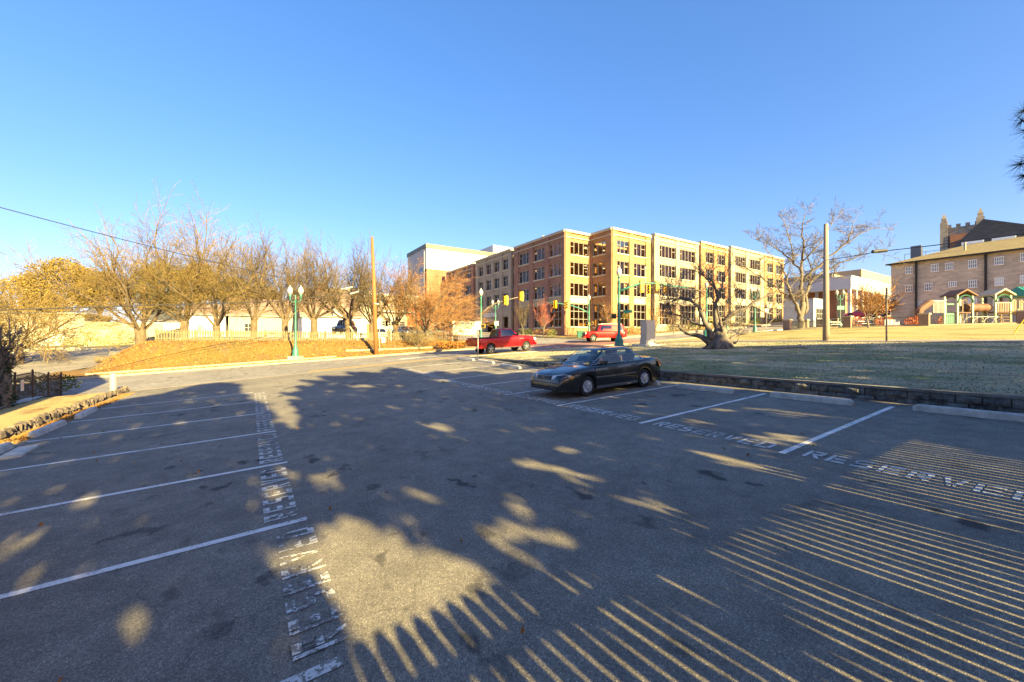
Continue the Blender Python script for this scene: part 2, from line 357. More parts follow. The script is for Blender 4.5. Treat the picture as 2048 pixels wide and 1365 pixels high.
gy=[-1500,-600,-250,-120,-70]+frange(-50,130,2)+[160,200,300,600,1500]
sheet('ground',gx,gy,'dull_turf',-.14,lambda x,y:min(G(x,y),G(x-2.1,y),G(x+2.1,y)) if 11<x<17 and y<30 else G(x,y))
sheet('parking_lot',frange(-5.1,13.72,.8),frange(-13,26.3,.8),'asphalt',0,lambda x,y:G(min(x,13.71),y))
sheet('road',[-200,-120,-80]+frange(-60,110,1.2)+[140,200],frange(26.7,35.5,1.5),'road_asphalt',0)
sheet('intersection_paving',frange(22.5,36,1),frange(26.8,35.4,1),'paving',.006)
sheet('gutter',frange(-9,13.4,.8),[26.3,26.5,26.7],'kerb',.004)
sheet('lawn',frange(13.74,56,.8),frange(-24,26.3,.8),'lawn_turf',0)
sheet('sunny_lawn',frange(32.4,56,.8),frange(-24,26.2,.8),'sunny_turf',.02)
sheet('footpath',frange(30.4,32.4,1),frange(-24,26.2,.8),'kerb',.03)
sheet('playground_ground',frange(56,80,2),frange(-24,24,2),'verge_turf',.03)
sheet('kerb',frange(13.4,70,1),[26.3,26.5],'old_concrete',.03,skirt=.2)
sheet('lower_pavement',frange(-7.0,-4.98,.5),frange(6,26.4,.8),'gold_turf',-.02)
sheet('shaded_path',frange(-7.7,-7.0,.5),frange(6,26.4,.8),'concrete',.02)
sheet('leafy_pavement',frange(-9,21,.8),frange(35.75,37.2,.4),'leaf_litter',.03)
sheet('bank',frange(-11.5,20.5,.7),frange(37.2,41.6,.35),'bank_turf',.03)
sheet('back_yard',frange(-11,21,1.5),frange(41.4,125,1.6),'pale_asphalt',.0)
sheet('driveway',frange(-75,-10.6,1.5),frange(35.7,72,1.5),'pale_asphalt',.012)
sheet('cross_street',frange(24,35,1.1),frange(35.4,200,2.5),'road_asphalt',.012)
sheet('corner_verge',frange(20,24,.8),frange(35.7,62,1),'verge_turf',.05)
sheet('garage_pavement',frange(35.6,110,1.5),[36.3,37.2,38.0,39],'kerb',.12,skirt=.3)
sheet('garage_bed',frange(35.6,110,1.5),[38,39,40,41,42,43,44,45],'verge_turf',.16)
sheet('side_pavement',[35,36,37,38],frange(36.3,120,2),'kerb',.1)
# kerbs and edging along the far side, each a real step
def ribbon(name,pts,w,h,mat,kind='structure'):
    m=MB()
    for (a,b),(c,d) in zip(pts,pts[1:]):
        for q0,q1 in [((a,b),(c,d))]:
            n=max(1,int(math.hypot(c-a,d-b)/1.0))
            for i in range(n):
                x0,y0=a+(c-a)*i/n,b+(d-b)*i/n; x1,y1=a+(c-a)*(i+1)/n,b+(d-b)*(i+1)/n
                dx,dy=x1-x0,y1-y0; l=math.hypot(dx,dy); nx,ny=-dy/l*w/2,dx/l*w/2
                z0,z1=G(x0,y0),G(x1,y1)
                v=[(x0-nx,y0-ny,z0-.1),(x1-nx,y1-ny,z1-.1),(x1+nx,y1+ny,z1-.1),(x0+nx,y0+ny,z0-.1),(x0-nx,y0-ny,z0+h),(x1-nx,y1-ny,z1+h),(x1+nx,y1+ny,z1+h),(x0+nx,y0+ny,z0+h)]
                m.add(v,[(4,5,6,7),(0,1,5,4),(2,3,7,6),(1,2,6,5),(3,0,4,7)])
    o=m.build(name,mat); o['kind']=kind; return o
ribbon('far_kerb',[(-9,35.62),(23.6,35.62)],.2,.12,'kerb')
ribbon('pavement_edging',[(-9,37.2),(-6.0,37.2),(6.2,37.2)],.16,.17,'kerb')
ribbon('pavement_edging',[(7.2,38.4),(14,38.2),(19,38.0)],.16,.15,'kerb')
ribbon('driveway_kerb',[(-40,35.6),(-9.2,35.6)],.16,.03,'kerb')
# painted lines, every one sits 4 mm above the surface under it
def LG(x,y): return G(min(x,13.71),y)
m,t,b=base('faded_paint',.85); p=pos(t); n=noise(t,p,22,4,.75); n2=noise(t,p,1.1,3); a=nd(t,'Math'); a.operation='ADD'; t.links.new(n,a.inputs[0]); t.links.new(n2,a.inputs[1])
t.links.new(ramp(t,a.outputs[0],[(.98,(.2,.185,.16)),(1.2,(.34,.32,.28)),(1.35,(.6,.6,.56))]),b.inputs[0])
mk=MB()
def strip(m,x0,y0,x1,y1,wd,off=.006,g=LG):
    n=max(1,int(math.hypot(x1-x0,y1-y0)/.4)); dx,dy=x1-x0,y1-y0; l=math.hypot(dx,dy); nx,ny=-dy/l*wd/2,dx/l*wd/2; o=len(m.v)
    for i in range(n+1):
        x,y=x0+dx*i/n,y0+dy*i/n
        m.v+=[(x-nx,y-ny,g(x-nx,y-ny)+off),(x+nx,y+ny,g(x+nx,y+ny)+off)]
    for i in range(n): m.f.append((o+2*i,o+2*i+2,o+2*i+3,o+2*i+1)); m.m.append(m.mi)
mk2_=MB()
LY=[2.86,5.37,8.06,11.0,14.0,16.75,19.6]
RY=[.25,3.08,5.9,8.77,11.5,14.3,17.1,20.2,23.2]
for y,xe in zip(LY,[.52,.57,.55,.52,.36,.2,.1]):
    strip(mk if y>3 else mk2_,-4.35 if y>3 else -.3,y,xe,y,.1)
mk2_.build('faded_line','faded_paint')['kind']='structure'
for y in RY[1:]: strip(mk,7.2,y,12.8,y,.1 if y<8 else .09)
mk.build('parking_line','line_paint')['kind']='structure'
# stencilled lettering
L_={'R':[(0,0,.2,1),(.27,.82,.80,1),(.60,.56,.82,.80),(.27,.44,.78,.6),((.34,.40),(.56,.40),(.86,0),(.62,0))],
'E':[(0,0,.2,1),(.27,.81,.84,1),(.27,.41,.76,.59),(.27,0,.84,.19)],
'S':[(.08,.82,.82,1),(0,.54,.2,.86),(.10,.41,.74,.59),(.64,.12,.84,.46),(.02,0,.76,.18)],
'V':[((0,1),(.22,1),(.42,.1),(.30,0)),((.64,1),(.86,1),(.52,0),(.44,.2))],
'D':[(0,0,.2,1),(.27,.82,.68,1),(.66,.14,.86,.86),(.27,0,.68,.18)]}
def word(m,ox,oy,ux,uy,vx,vy,pitch,h,s='RESERVED',lw=.82):
    for i,ch in enumerate(s):
        for q in L_[ch]:
            p=[(q[0],q[1]),(q[2],q[1]),(q[2],q[3]),(q[0],q[3])] if not hasattr(q[0],'__len__') else list(q)
            if p[0][1]>p[2][1]: p=p[::-1]
            vv=[]
            for a,b_ in p:
                a=(i+a*lw)*pitch; b_=b_*h
                x=ox+ux*a+vx*b_; y=oy+uy*a+vy*b_; vv.append((x,y,LG(x,y)+.007))
            m.add(vv,[(0,1,2,3)])
tx=MB(); ty=MB(); tr_=MB()
for i,y in enumerate([3.08,5.9,8.77,11.5,14.3,17.1,20.2,23.2]):
    word(tr_ if i<3 else tx,7.30,y-.24,0,-1,1,0,.30,.40,lw=.92)
for i in range(len(LY)-1):
    y=LY[i]+.18; word(ty if i<3 else tx,.50 if i else .60,y,0,1,-1,0,(LY[i+1]-LY[i]-.34)/8,.36,lw=.74)
tr_.build('reserved_lettering','worn_paint')['kind']='structure'
tx.build('reserved_lettering','worn_paint')['kind']='structure'
ty.build('faded_lettering','faded_paint')['kind']='structure'
ye=MB()
for d in (0,.22): strip(ye,3.0,27.1+d,60,27.15+d+.2,.15,.008,G)
ye.build('road_marking_yellow','yellow_paint')['kind']='structure'
wm=MB(); strip(wm,8,29.6,12.3,29.9,.14,.008,G); strip(wm,9.5,29.95,11,29.95,.45,.01,G); strip(wm,38,31,70,31,.12,.02,G); strip(wm,14,32,19,32.2,.14,.008,G)
for k in range(6): strip(wm,23.4,27.4+k*1.35,24.0,27.4+k*1.35,.4,.012,G)
wm.build('road_marking_white','line_paint')['kind']='structure'
tm=MB(); strip(tm,1.2,19.8,5.9,22.6,.06,.009); strip(tm,5.9,22.6,9.0,23.0,.05,.009); strip(tm,-2.5,4.2,.2,2.1,.02,.009); tm.build('tar_seam','trim_black')['kind']='structure'
# black oil stains in the two rows of bays
# ---------------------------------------------------------------- walls round the lot
def rough_block(m,x0,x1,y0,y1,z0,z1,j,rnd,seg=3):
    o=len(m.v); a=[(x0,y0),(x1,y0),(x1,y1),(x0,y1)]
    # front face (-x) gets a broken relief
    n=seg
    for jz in range(n+1):
        for jy in range(n+1):
            e=jy in(0,n) or jz in (0,n)
            m.v.append((x0+(0 if not e else .012)-(0 if e else rnd.random()*j),y0+(y1-y0)*jy/n,z0+(z1-z0)*jz/n))
    for jz in range(n):
        for jy in range(n):
            k=o+jz*(n+1)+jy; m.f.append((k,k+n+1,k+n+2,k+1)); m.m.append(m.mi)
    m.add([(x0+.012,y0,z0),(x1,y0,z0),(x1,y1,z0),(x0+.012,y1,z0),(x0+.012,y0,z1),(x1,y0,z1),(x1,y1,z1),(x0+.012,y1,z1)],[(0,3,2,1),(4,5,6,7),(0,1,5,4),(1,2,6,5),(2,3,7,6)])
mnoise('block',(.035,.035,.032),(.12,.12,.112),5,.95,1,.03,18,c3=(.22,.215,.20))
mnoise('block_cap',(.12,.115,.10),(.24,.225,.20),3,.95,.7,.02,20)
mnoise('rubble',(.045,.035,.03),(.19,.155,.125),4,.95,.6,.02,20)
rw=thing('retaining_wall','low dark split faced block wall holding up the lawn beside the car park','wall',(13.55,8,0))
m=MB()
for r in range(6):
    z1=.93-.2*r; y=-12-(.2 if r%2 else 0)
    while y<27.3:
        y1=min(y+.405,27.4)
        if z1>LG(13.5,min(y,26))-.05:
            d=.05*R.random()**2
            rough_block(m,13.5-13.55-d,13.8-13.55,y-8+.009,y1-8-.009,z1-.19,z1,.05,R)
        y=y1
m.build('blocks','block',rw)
m=MB(); m.box(.0,.22,-20,19.2,-.8,.9); m.build('joint_fill','block_cap',rw)
m=MB(); y=-12
while y<27.4:
    m.box(-.09,.24,y-8+.003,min(y+.6,27.45)-8-.003,.934,.995+R.random()*.006); y+=.6
m.build('cap','block_cap',rw)
rb=thing('rubble_kerb','low kerb of dark upright rubble stones edging the left row of bays','stone kerb',(-5.0,16,0))
m=MB(); rr=random.Random(3)
y=6.0
while y<26.6:
    for layer in range(2):
        s=.045+.055*rr.random(); h=.11+.09*rr.random(); x=-5.0+rr.uniform(-.06,.06); z=LG(x,y)+.0+layer*.12
        M=Matrix.Translation((x+5,y-16+rr.uniform(-.05,.05),z+h/2-.02))@Matrix.Rotation(rr.uniform(-.35,.35),4,'X')@Matrix.Rotation(rr.uniform(-.3,.3),4,'Y')@Matrix.Rotation(rr.random()*3,4,'Z')
        vs=[M@Vector((a*s*rr.uniform(.75,1.1),b_*s*rr.uniform(.75,1.1),c*h/2*rr.uniform(.8,1.1))) for a,b_,c in ((-1,-1,-1),(1,-1,-1),(1,1,-1),(-1,1,-1),(-.8,-.8,1),(.8,-.8,1),(.8,.8,1),(-.8,.8,1))]
        m.add(vs,[(0,3,2,1),(4,5,6,7),(0,1,5,4),(1,2,6,5),(2,3,7,6),(3,0,4,7)])
    y+=.075+.04*rr.random()
m.build('stones','rubble',rb)
sheet('soil_strip',frange(-4.93,-4.55,.2),frange(12,25.5,.8),'verge_turf',.012)
# wheel stops
def stopmesh():
    m=MB(); p=[(-.09,0),(-.07,.12),(-.045,.145),(.045,.145),(.07,.12),(.09,0)]; L=.93
    n=len(p); ends=[(-L,.7),(-L+.07,1),(L-.07,1),(L,.7)]; o=len(m.v)
    for y,s in ends:
        for a,b_ in p: m.v.append((a*(.9 if s<1 else 1),y,b_*s))
    for i in range(3):
        for k in range(n-1): m.f.append((o+i*n+k,o+i*n+k+1,o+(i+1)*n+k+1,o+(i+1)*n+k)); m.m.append(0)
    m.f.append(tuple(o+k for k in range(n-1,-1,-1))); m.f.append(tuple(o+3*n+k for k in range(n))); m.m+=[0,0]
    return m.mesh('wheel_stop','old_concrete')
sm_=stopmesh()
def wstop(x,y,label,rz=0,grp='concrete wheel stops at the heads of the bays'):
    o=bpy.data.objects.new('wheel_stop',sm_); C.objects.link(o); o.location=(x,y,LG(x,y)+.004); o.rotation_euler=(0,math.atan(-.046) ,rz); tag(o,label,'wheel stop',grp)
    o.rotation_euler=(math.atan((LG(x,y+.9)-LG(x,y-.9))/1.8),math.atan(-.046),rz)
wstop(12.6,1.75,'concrete wheel stop nearest the camera by the block wall, cut by the right edge')
wstop(12.36,4.62,'concrete wheel stop at the head of the second bay from the right edge')
wstop(12.2,7.45,'concrete wheel stop in the bay just right of the black sedan')
wstop(12.3,10.15,'concrete wheel stop behind the rear wheel of the black sedan')
wstop(12.25,12.9,'concrete wheel stop hidden largely behind the black sedan')
wstop(12.2,18.9,'shaded wheel stop in the far row, first one seen past the sedan bonnet',.03)
wstop(12.25,21.8,'middle of the three far wheel stops between sedan and road',.04)
wstop(12.2,24.4,'farthest wheel stop, sunlit at the end of the block wall by the road',.08)
wstop(-4.42,12.5,'wheel stop of the left row cut by the left edge of the photo',.02,'wheel stops of the left row')
wstop(-4.42,15.45,'second wheel stop from the left edge beside the rubble kerb',-.02,'wheel stops of the left row')
wstop(-4.4,18.3,'farthest wheel stop of the left row, mostly on leaves by the rubble kerb',.03,'wheel stops of the left row')
m=MB(); m.prism([(-4.15,12.0),(-3.85,12.15),(-3.9,13.2),(-4.2,13.1)],LG(-4,12.6)-.02,LG(-4,12.6)+.05); tag(m.build('concrete_slab','old_concrete'),'flat broken concrete slab lying next to the leftmost wheel stop','slab')
# bollard
x,y,z=-5.52,26.7,G(-5.52,26.7)
m=MB(); m.lathe([(.0,-.1),(.115,-.1),(.115,.86),(.10,.9),(.0,.905)],(0,0,0),20); o=m.build('bollard','sunny_post' if 'sunny_post' in MATS else 'cast_concrete',smooth=True,sharp=40); o.location=(x,y,z); tag(o,'cream round concrete bollard at the end of the rubble kerb','bollard')
# grass tufts on the lawn and leaf litter that stands proud
gr=random.Random(5)
m=MB()
for i in range(26000):
    u=gr.random()**1.6; x=13.8+u*20; y=-9+gr.random()*34
    z=G(x,y); h=.02+.035*gr.random(); a=gr.random()*6.28; wd=.008+.010*gr.random()+u*.012; lx,ly=gr.gauss(0,.03),gr.gauss(0,.03)
    m.mi=0 if gr.random()<.9 else 1
    m.add([(x-math.cos(a)*wd,y-math.sin(a)*wd,z),(x+math.cos(a)*wd,y+math.sin(a)*wd,z),(x+lx,y+ly,z+h)],[(0,1,2)])
mnoise('blade_dry',(.20,.18,.12),(.40,.36,.26),3,.9,0); mnoise('blade_green',(.12,.17,.06),(.24,.3,.12),3,.9,0)
tag(m.build('grass',['blade_dry','blade_green']),'short dry winter grass standing on the shaded lawn','grass',kind='stuff')
m=MB()
for i in range(17000):
    x=-9+29*gr.random(); y=35.8+5.7*gr.random()
    if i>13500: x=-4.95+.5*gr.random()**2; y=11+14*gr.random()
    z=(G(x,y) if y>30 else LG(x,y))+.05; 
    if y<30: z-=.03
    s=.05+.07*gr.random() if y>30 else .06; m.mi=int(gr.random()*3); m.leaf((x,y,z),s*1.5,gr)
tag(m.build('fallen_leaves',['leaf_orange','leaf_brown','twig_gold']),'orange brown fallen leaves carpeting the roadside bank','leaves',kind='stuff')
m=MB()
for i in range(60):
    x=gr.uniform(-4,12); y=gr.uniform(1.5,20); m.leaf((x,y,LG(x,y)+.02),.06,gr)
m.leaf((1.62,2.35,.1),.06,gr)
tag(m.build('scattered_leaves','leaf_orange'),'a few dry leaves blown over the car park asphalt','leaves',kind='stuff')
# ---------------------------------------------------------------- parking garage
gar=thing('parking_garage','large four storey brick parking garage on the corner across the street','building',(38,44.4,2.6))
GO=Vector((38,44.4,2.6))
def fb(m,ax,c,a0,a1,d0,d1,z0,z1):   # box on a facade: a along it, d outward
    if ax=='x': m.box(a0-GO.x,a1-GO.x,c-d1-GO.y,c-d0-GO.y,z0-GO.z,z1-GO.z)
    else: m.box(c-d1-GO.x,c-d0-GO.x,a0-GO.y,a1-GO.y,z0-GO.z,z1-GO.z)
def facade(ax,c,a0,a1,bays,floors,zb,zt,mat,band='cast_concrete',mull=3,bandz=None,pil=.12):
    wl=MB(); edges=[a0]+[e for b_ in bays for e in b_]+[a1]
    for i in range(0,len(edges),2): fb(wl,ax,c,edges[i],edges[i+1],-.4,pil,zb,zt)
    for w0,w1 in bays:
        zz0=zb
        for (s,h) in floors: fb(wl,ax,c,w0+.003,w1-.003,-.35,0,zz0,s); zz0=h
        fb(wl,ax,c,w0+.003,w1-.003,-.35,0,zz0,zt-.01)
    wl.build('wall',mat,gar)
    cp=MB(); fb(cp,ax,c,a0-.05,a1+.05,-.5,pil+.14,zt-.02,zt+.32); fb(cp,ax,c,a0,a1,.0,pil+.05,zt-.75,zt-.6); cp.build('cornice','cast_concrete',gar)
    for w0,w1 in bays:
        if bandz:
            bd=MB(); fb(bd,ax,c,w0+.01,w1-.01,-.3,.03,bandz[0],bandz[1]); bd.build('spandrel_band',band,gar)
        for fi,(s,h) in enumerate(floors):
            g=MB(); fb(g,ax,c,w0,w1,-.27,-.25,s,h); wdw=g.build('window','garage_glass',gar)
            f=MB(); n=mull; t=.028
            for i in range(n+1):
                x=w0+(w1-w0)*i/n; fb(f,ax,c,max(w0,x-t),min(w1,x+t),-.24,-.12,s,h)
            if h-s>2.5:
                for q in (.34,.67): fb(f,ax,c,w0,w1,-.24,-.14,s+(h-s)*q-t,s+(h-s)*q+t)
            else:
                for i in ((0,n-1) if n>2 else range(n)):
                    x=w0+(w1-w0)*i/n; fb(f,ax,c,x,x+(w1-w0)/n,-.24,-.14,s+(h-s)*.62-t,s+(h-s)*.62+t)
            fb(f,ax,c,w0,w1,-.24,-.10,h-.08,h); fb(f,ax,c,w0,w1,-.24,-.10,s,s+.06)
            f.build('frame','frame_grey',wdw)
            sl=MB(); fb(sl,ax,c,w0-.05,w1+.05,-.1,.12,s-.2,s); sl.build('sill','cast_concrete',wdw)
def fl(o=0): return [(4.25+o,7.65+o),(8.75+o,10.7+o),(11.8+o,13.75+o),(14.8+o,16.72+o)]
facade('y',38,44.4,57.6,[(45.05,48.1),(49.1,52.1),(53.2,56.3)],fl(),1.5,17.9,'shade_toned_brick',bandz=(7.7,8.55),band='buff_brick')
facade('y',38,58.6,71.6,[(59.5,61.5),(62.5,64.5),(65.5,67.5),(68.5,70.5)],fl()[1:],6.6,17.9,'grey_brick',mull=2)
facade('y',38,72.6,86,[(73.6,76.6),(77.6,80.6),(81.6,84.6)],fl(),1.5,17.6,'shade_toned_brick',mull=3)
facade('x',44.4,38,43.35,[(38.9,42.6)],fl(),1.5,17.9,'sun_toned_brick',mull=4,bandz=(7.7,8.55))
facade('y',43,40.1,44.35,[(41.2,43.9)],fl(),1.5,17.95,'sun_toned_brick',mull=3,bandz=None)
facade('x',40.1,43,51.3,[(43.95,46.55),(47.5,50.25)],fl(),1.5,17.95,'sun_toned_brick',mull=3,bandz=(7.7,8.55))
facade('x',40.0,52.1,63.7,[(53.3,57.5),(58.5,62.8)],fl(.45),1.5,18.4,'buff_brick',mull=5,bandz=(8.15,9.0))
facade('x',40.1,64.5,73.0,[(65.9,68.4),(69.5,72.1)],fl(.95),2,18.9,'sun_toned_brick',mull=3,bandz=(8.65,9.5))
facade('x',40.0,73.8,86.0,[(75.2,79.1),(80.3,84.6)],fl(1.3),3,19.25,'buff_brick',mull=5,bandz=(9.0,9.8))
facade('x',40.1,86.4,94.7,[(87.4,89.9),(91.1,93.8)],fl(1.3),3,19.25,'sun_toned_brick',mull=3,bandz=(9.0,9.8))
# recesses between the blocks
m=MB()
for a0,a1,o in ((51.3,52.1,.2),(63.7,64.5,.7),(73.0,73.8,1.1)):
    for z in (7.6,10.6,13.7,16.6): fb(m,'x',41.0,a0-.3,a1+.3,-.2,.3,z+o,z+o+1.35)
for z in (7.6,10.6,13.7,16.6): fb(m,'y',38.8,57.4,58.8,-.2,.3,z,z+1.35); fb(m,'y',38.8,71.4,72.8,-.2,.3,z,z+1.35)
m.build('recess_panel','render_cream',gar)
# ground storey of the grey block with the vehicle entrance
m=MB(); m.mi=0
for a0,a1,z1 in ((58.6,59.5,6.6),(61.5,62.9,6.6),(67.6,68.6,6.6),(70.6,71.6,6.6)): fb(m,'y',38,a0,a1,-.4,.12,1.8,z1)
fb(m,'y',38,62.9,67.6,-.38,0,5.6,6.6); fb(m,'y',38,59.5,61.5,-.38,0,6.45,6.6); fb(m,'y',38,68.6,70.6,-.38,0,5.7,6.6)
m.build('wall','grey_brick',gar)
m=MB(); fb(m,'y',38,62.9,67.6,-.5,-.3,5.25,5.6); m.build('clearance_bar','signal_yellow',gar)
text('parking_sign','PARKING',1.15,'sign_white',gar,(-.2,65.6-44.4,6.95-2.6),(PI/2,0,-PI/2),.04,.02)
# interior decks, ramps and core
m=MB()
for i,z in enumerate((2.75,8.3,11.35,14.4,17.3)):
    for x0,x1,o in ((38.45,51.8,0),(51.8,64,.4),(64,74,.9),(74,94.3,1.2)): m.box(x0-38,x1-38,(44.9 if x0<43 else 40.6)-44.4,(86 if x0<50 else 56)-44.4,z+o-2.6-.28,z+o-2.6)
m.build('parking_deck','garage_floor',gar)
m=MB()
for z in (8.0,11.05,14.1,17.0):
    for x in (40.5,44.5,48.5): 
        for y in (47,51,55): m.box(x-38-.22,x-38+.22,y-44.4-.05,y-44.4+.05,z-2.6-.1,z-2.6-.04)
m.build('ceiling_lights','garage_light',gar)['kind']='stuff'
m=MB(); m.box(47,56.3,6,41,-1,14.9); m.box(13,56,6,11,-1,15); m.box(10,12,8,40,-1,14.8)
m.build('core_wall','garage_floor',gar)
m=MB()
for x in (45.5,54,62,70,78,86):
    m.box(x-38-.25,x-38+.25,1.5,2,-1,14.8)
for y in (48,54,62,70,78): m.box(5,5.5,y-44.4-.25,y-44.4+.25,-1,14.8)
m.build('column','garage_floor',gar)
m=MB(); m.tube([(.8,6,15.4),(.8,6,16.1)],.03); m.box(.4,1.6,5.9,6.2,16.05,16.12); m.build('roof_lamp','steel_dull',gar)
# ---------------------------------------------------------------- far white and brick office building behind the garage
bx,by=W(853,92); bz=3.4; T=92
b=thing('office_building','tall white over brick building with dark cornice behind the parking garage','building',(bx,by,bz))
zt=zz(487,T)-bz; z1=zz(495,T)-bz; z2=zz(537,T)-bz; 
m=MB(); m.box(0,46,0,13,-3,z2); m.build('brick_base','chimney_brick',b)
m=MB(); m.box(.05,46,.03,13,z2,z1); m.build('upper_wall','render_white',b)
m=MB(); m.box(-.2,46.2,-.2,13.2,z1,zt); m.build('cornice','band_dark',b)
m=MB(); m.box(-.12,.05,1.2,12.8,-2,z1-.02)
m.build('side_cladding','render_grey',b)
m=MB(); m.box(20,38,4,12,zt,zt+3.1); m.build('roof_plant','render_white',b)
for k in range(4):
    for j in range(4):
        m=MB(); m.box(-.2,-.1,1.8+k*2.7,3.9+k*2.7,1+j*4.2,3.4+j*4.2); m.build('window','pane_dark',b)
m=MB(); m.box(7.2,7.6,-.06,0,-2,z1); m.build('downpipe','steel_dull',b)
m=MB(); m.box(14,34,-14,-4,-3,12.2); m.build('link_block','buff_brick',b)
m=MB(); m.box(13.8,34,-14.2,-4,12.2,15.6); m.build('link_screen','steel_dull',b)
# ---------------------------------------------------------------- buildings behind the picket fence
def windows(par,specs,frame='window_white',pane='pane_blue',n=2,out=(-1,0)):
    for (a,z,w_,h) in specs:
        if out==(0,-1):
            p=MB(); p.box(a-w_/2,a+w_/2,-.05,-.02,z-h/2,z+h/2); o=p.build('window',pane,par)
            f=MB(); t=.07
            f.box(a-w_/2-t,a+w_/2+t,-.10,-.015,z+h/2,z+h/2+t*1.3); f.box(a-w_/2-t,a+w_/2+t,-.12,-.015,z-h/2-t*1.5,z-h/2)
            for i in range(n+1):
                x=a-w_/2+w_*i/n; f.box(x-t/2,x+t/2,-.09,-.052,z-h/2,z+h/2)
            f.box(a-w_/2,a+w_/2,-.085,-.053,z-.03,z+.03)
        else:
            p=MB(); p.box(-.05,-.02,a-w_/2,a+w_/2,z-h/2,z+h/2); o=p.build('window',pane,par)
            f=MB(); t=.07
            f.box(-.10,-.015,a-w_/2-t,a+w_/2+t,z+h/2,z+h/2+t*1.3); f.box(-.12,-.015,a-w_/2-t,a+w_/2+t,z-h/2-t*1.5,z-h/2)
            for i in range(n+1):
                x=a-w_/2+w_*i/n; f.box(-.09,-.052,x-t/2,x+t/2,z-h/2,z+h/2)
            f.box(-.085,-.053,a-w_/2,a+w_/2,z-.03,z+.03)
        f.build('frame',frame,o)
def face_loc(px,t): x,y=W(px,t); return x,y
# low buildings are turned to face the photographer's street: local x runs right, local -y looks at the street
RZ=math.radians(0)
def low(name,label,cat,px0,px1,t0,ytop,wall,roof=None,rtop=None,depth=10,base_y=700,rz=-.02,overh=.3):
    x0,y0=W(px0,t0); # find length so right end hits px1
    L=1
    for _ in range(2000):
        x,y=x0+L*math.cos(rz),y0+L*math.sin(rz); l=.838*x-.5455*y; t=.5455*x+.838*y
        if 1024+805*l/t>=px1: break
        L+=.05
    z0=G(x0,y0)-.6; b=thing(name,label,cat,(x0,y0,z0),rz); H=zz(ytop,t0)-z0
    m=MB(); m.box(0,L,0,depth,0,H); m.build('wall',wall,b)
    if roof:
        rh=zz(rtop,t0+depth*.3)-z0
        m=MB(); m.prism_x([(-overh,H),(depth+overh,H),(depth*.45,rh)],-overh,L+overh); m.build('roof',roof,b)
        m=MB(); m.box(-overh,L+overh,-overh-.06,-overh,H-.12,H+.08); m.build('gutter','trim_grey',b)
    return b,L,H,z0
b,L,H,_=low('workshop','cream rendered workshop with brown shingle roof behind the middle street trees','building',457,606,62,630,'render_cream','shingle_brown',594,12)
windows(b,[(L*.25,H-1.9,1.0,1.2)],out=(0,-1),frame='frame_grey',pane='pane_dark')
m=MB(); m.box(L*.5,L*.58,-.1,0,H-3.4,H-3.2); m.build('vent','steel_dull',b)
m=MB(); m.box(L*.97,L*.985,-.15,-.05,0,H); m.build('downpipe','steel_dull',b)
b,L,H,_=low('warehouse','bright white warehouse wall behind the tree beside the wooden pole','building',604,722,60,632,'render_white','shingle_brown',577,14)
m=MB(); m.box(L*.1,L*.22,-.08,0,0,H-.4); m.build('door','render_grey',b)
m=MB(); m.box(L*.5,L*.68,-.6,.2,H+.1,H+1.5); m.build('dormer','render_white',b)
b,L,H,_=low('white_garage','white rendered garage with small louvred vent behind the fence','building',368,450,58,628,'render_white','shingle_brown',606,10)
m=MB(); m.box(L*.32,L*.46,-.08,0,H-2.3,H-1.6)
for k in range(4): m.box(L*.32,L*.46,-.12,-.08,H-2.25+k*.17,H-2.18+k*.17)
m.build('vent','frame_grey',b)
b,L,H,_=low('storage_shed','pale low shed with dark flat roof behind the grey panel fence','building',285,362,66,641,'render_white','slate',612,9)
b,L,H,z0=low('corner_house','cream painted house with white garage door beyond the driveway at far left','building',-60,168,56,624,'render_cream',None,None,12,rz=-.03)
def lx(px,L,p0,p1): return L*(px-p0)/(p1-p0)
m=MB(); m.box(-.3,L+.3,-.3,12.3,H,H+.25); m.build('roof','frame_grey',b)
# garage door position from the house's own frame
dx0,dx1=L*.600,L*.805; gz=G(*W(100,56))-z0
m=MB(); m.box(dx0,dx1,-.06,0,0,gz+1.9)
for k in range(4): m.box(dx0+.05,dx1-.05,-.075,-.06,gz+.06+k*.47,gz+.44+k*.47)
dr=m.build('garage_door','render_white',b)
m=MB(); m.box(dx0-.35,dx0,-.12,0,0,gz+2.2); m.box(dx0,dx1+.1,-.14,0,gz+1.9,gz+2.2); m.build('door_frame','cast_concrete',dr)
m=MB(); m.box(L*.53,L*.555,-.2,0,gz+2.0,H); m.build('downpipe','bark',b)
x,y=W(640,78); cz=G(x,y)
ch=thing('brick_chimney','tall square orange brick chimney rising behind the white warehouse','chimney',(x,y,cz))
m=MB(); H_=zz(570,78)-cz; m.box(-.85,.85,-.85,.85,-.5,H_); m.build('stack','chimney_brick',ch)
m=MB(); m.box(-1,1,-1,1,H_,H_+.3); m.build('cap','chimney_brick',ch)
# white stepped commercial blocks
b,L,H,z0=low('commercial_block','tall cream windowless block between warehouse roof and wooden pole','building',650,745,84,577,'render_cream',None,None,20,rz=0)
m=MB(); m.box(-.1,L+.1,-.1,.4,H,H+.3); m.build('parapet','render_white',b)
b,L,H,z0=low('shop_block','white commercial block with orange doors behind the right end of the picket fence','building',728,842,88,588,'render_cream',None,None,20,rz=0)
m=MB(); m.box(-.1,L+.1,-.12,.4,H,H+.35); m.build('parapet','render_white',b)
for a in (.12,.82,.97):
    m=MB(); m.box(L*a-1.1,L*a+1.1,-.15,0,0,3.7 if a<.5 else 7.2); m.build('door','orange_red',b)
for a in (.3,.45,.6): windows(b,[(L*a,H-6.3,2.6,1.0)],out=(0,-1),frame='frame_grey',pane='pane_dark')
m=MB(); m.box(L*.2,L*.9,-.9,0,5.6,5.9); m.build('canopy','render_white',b)
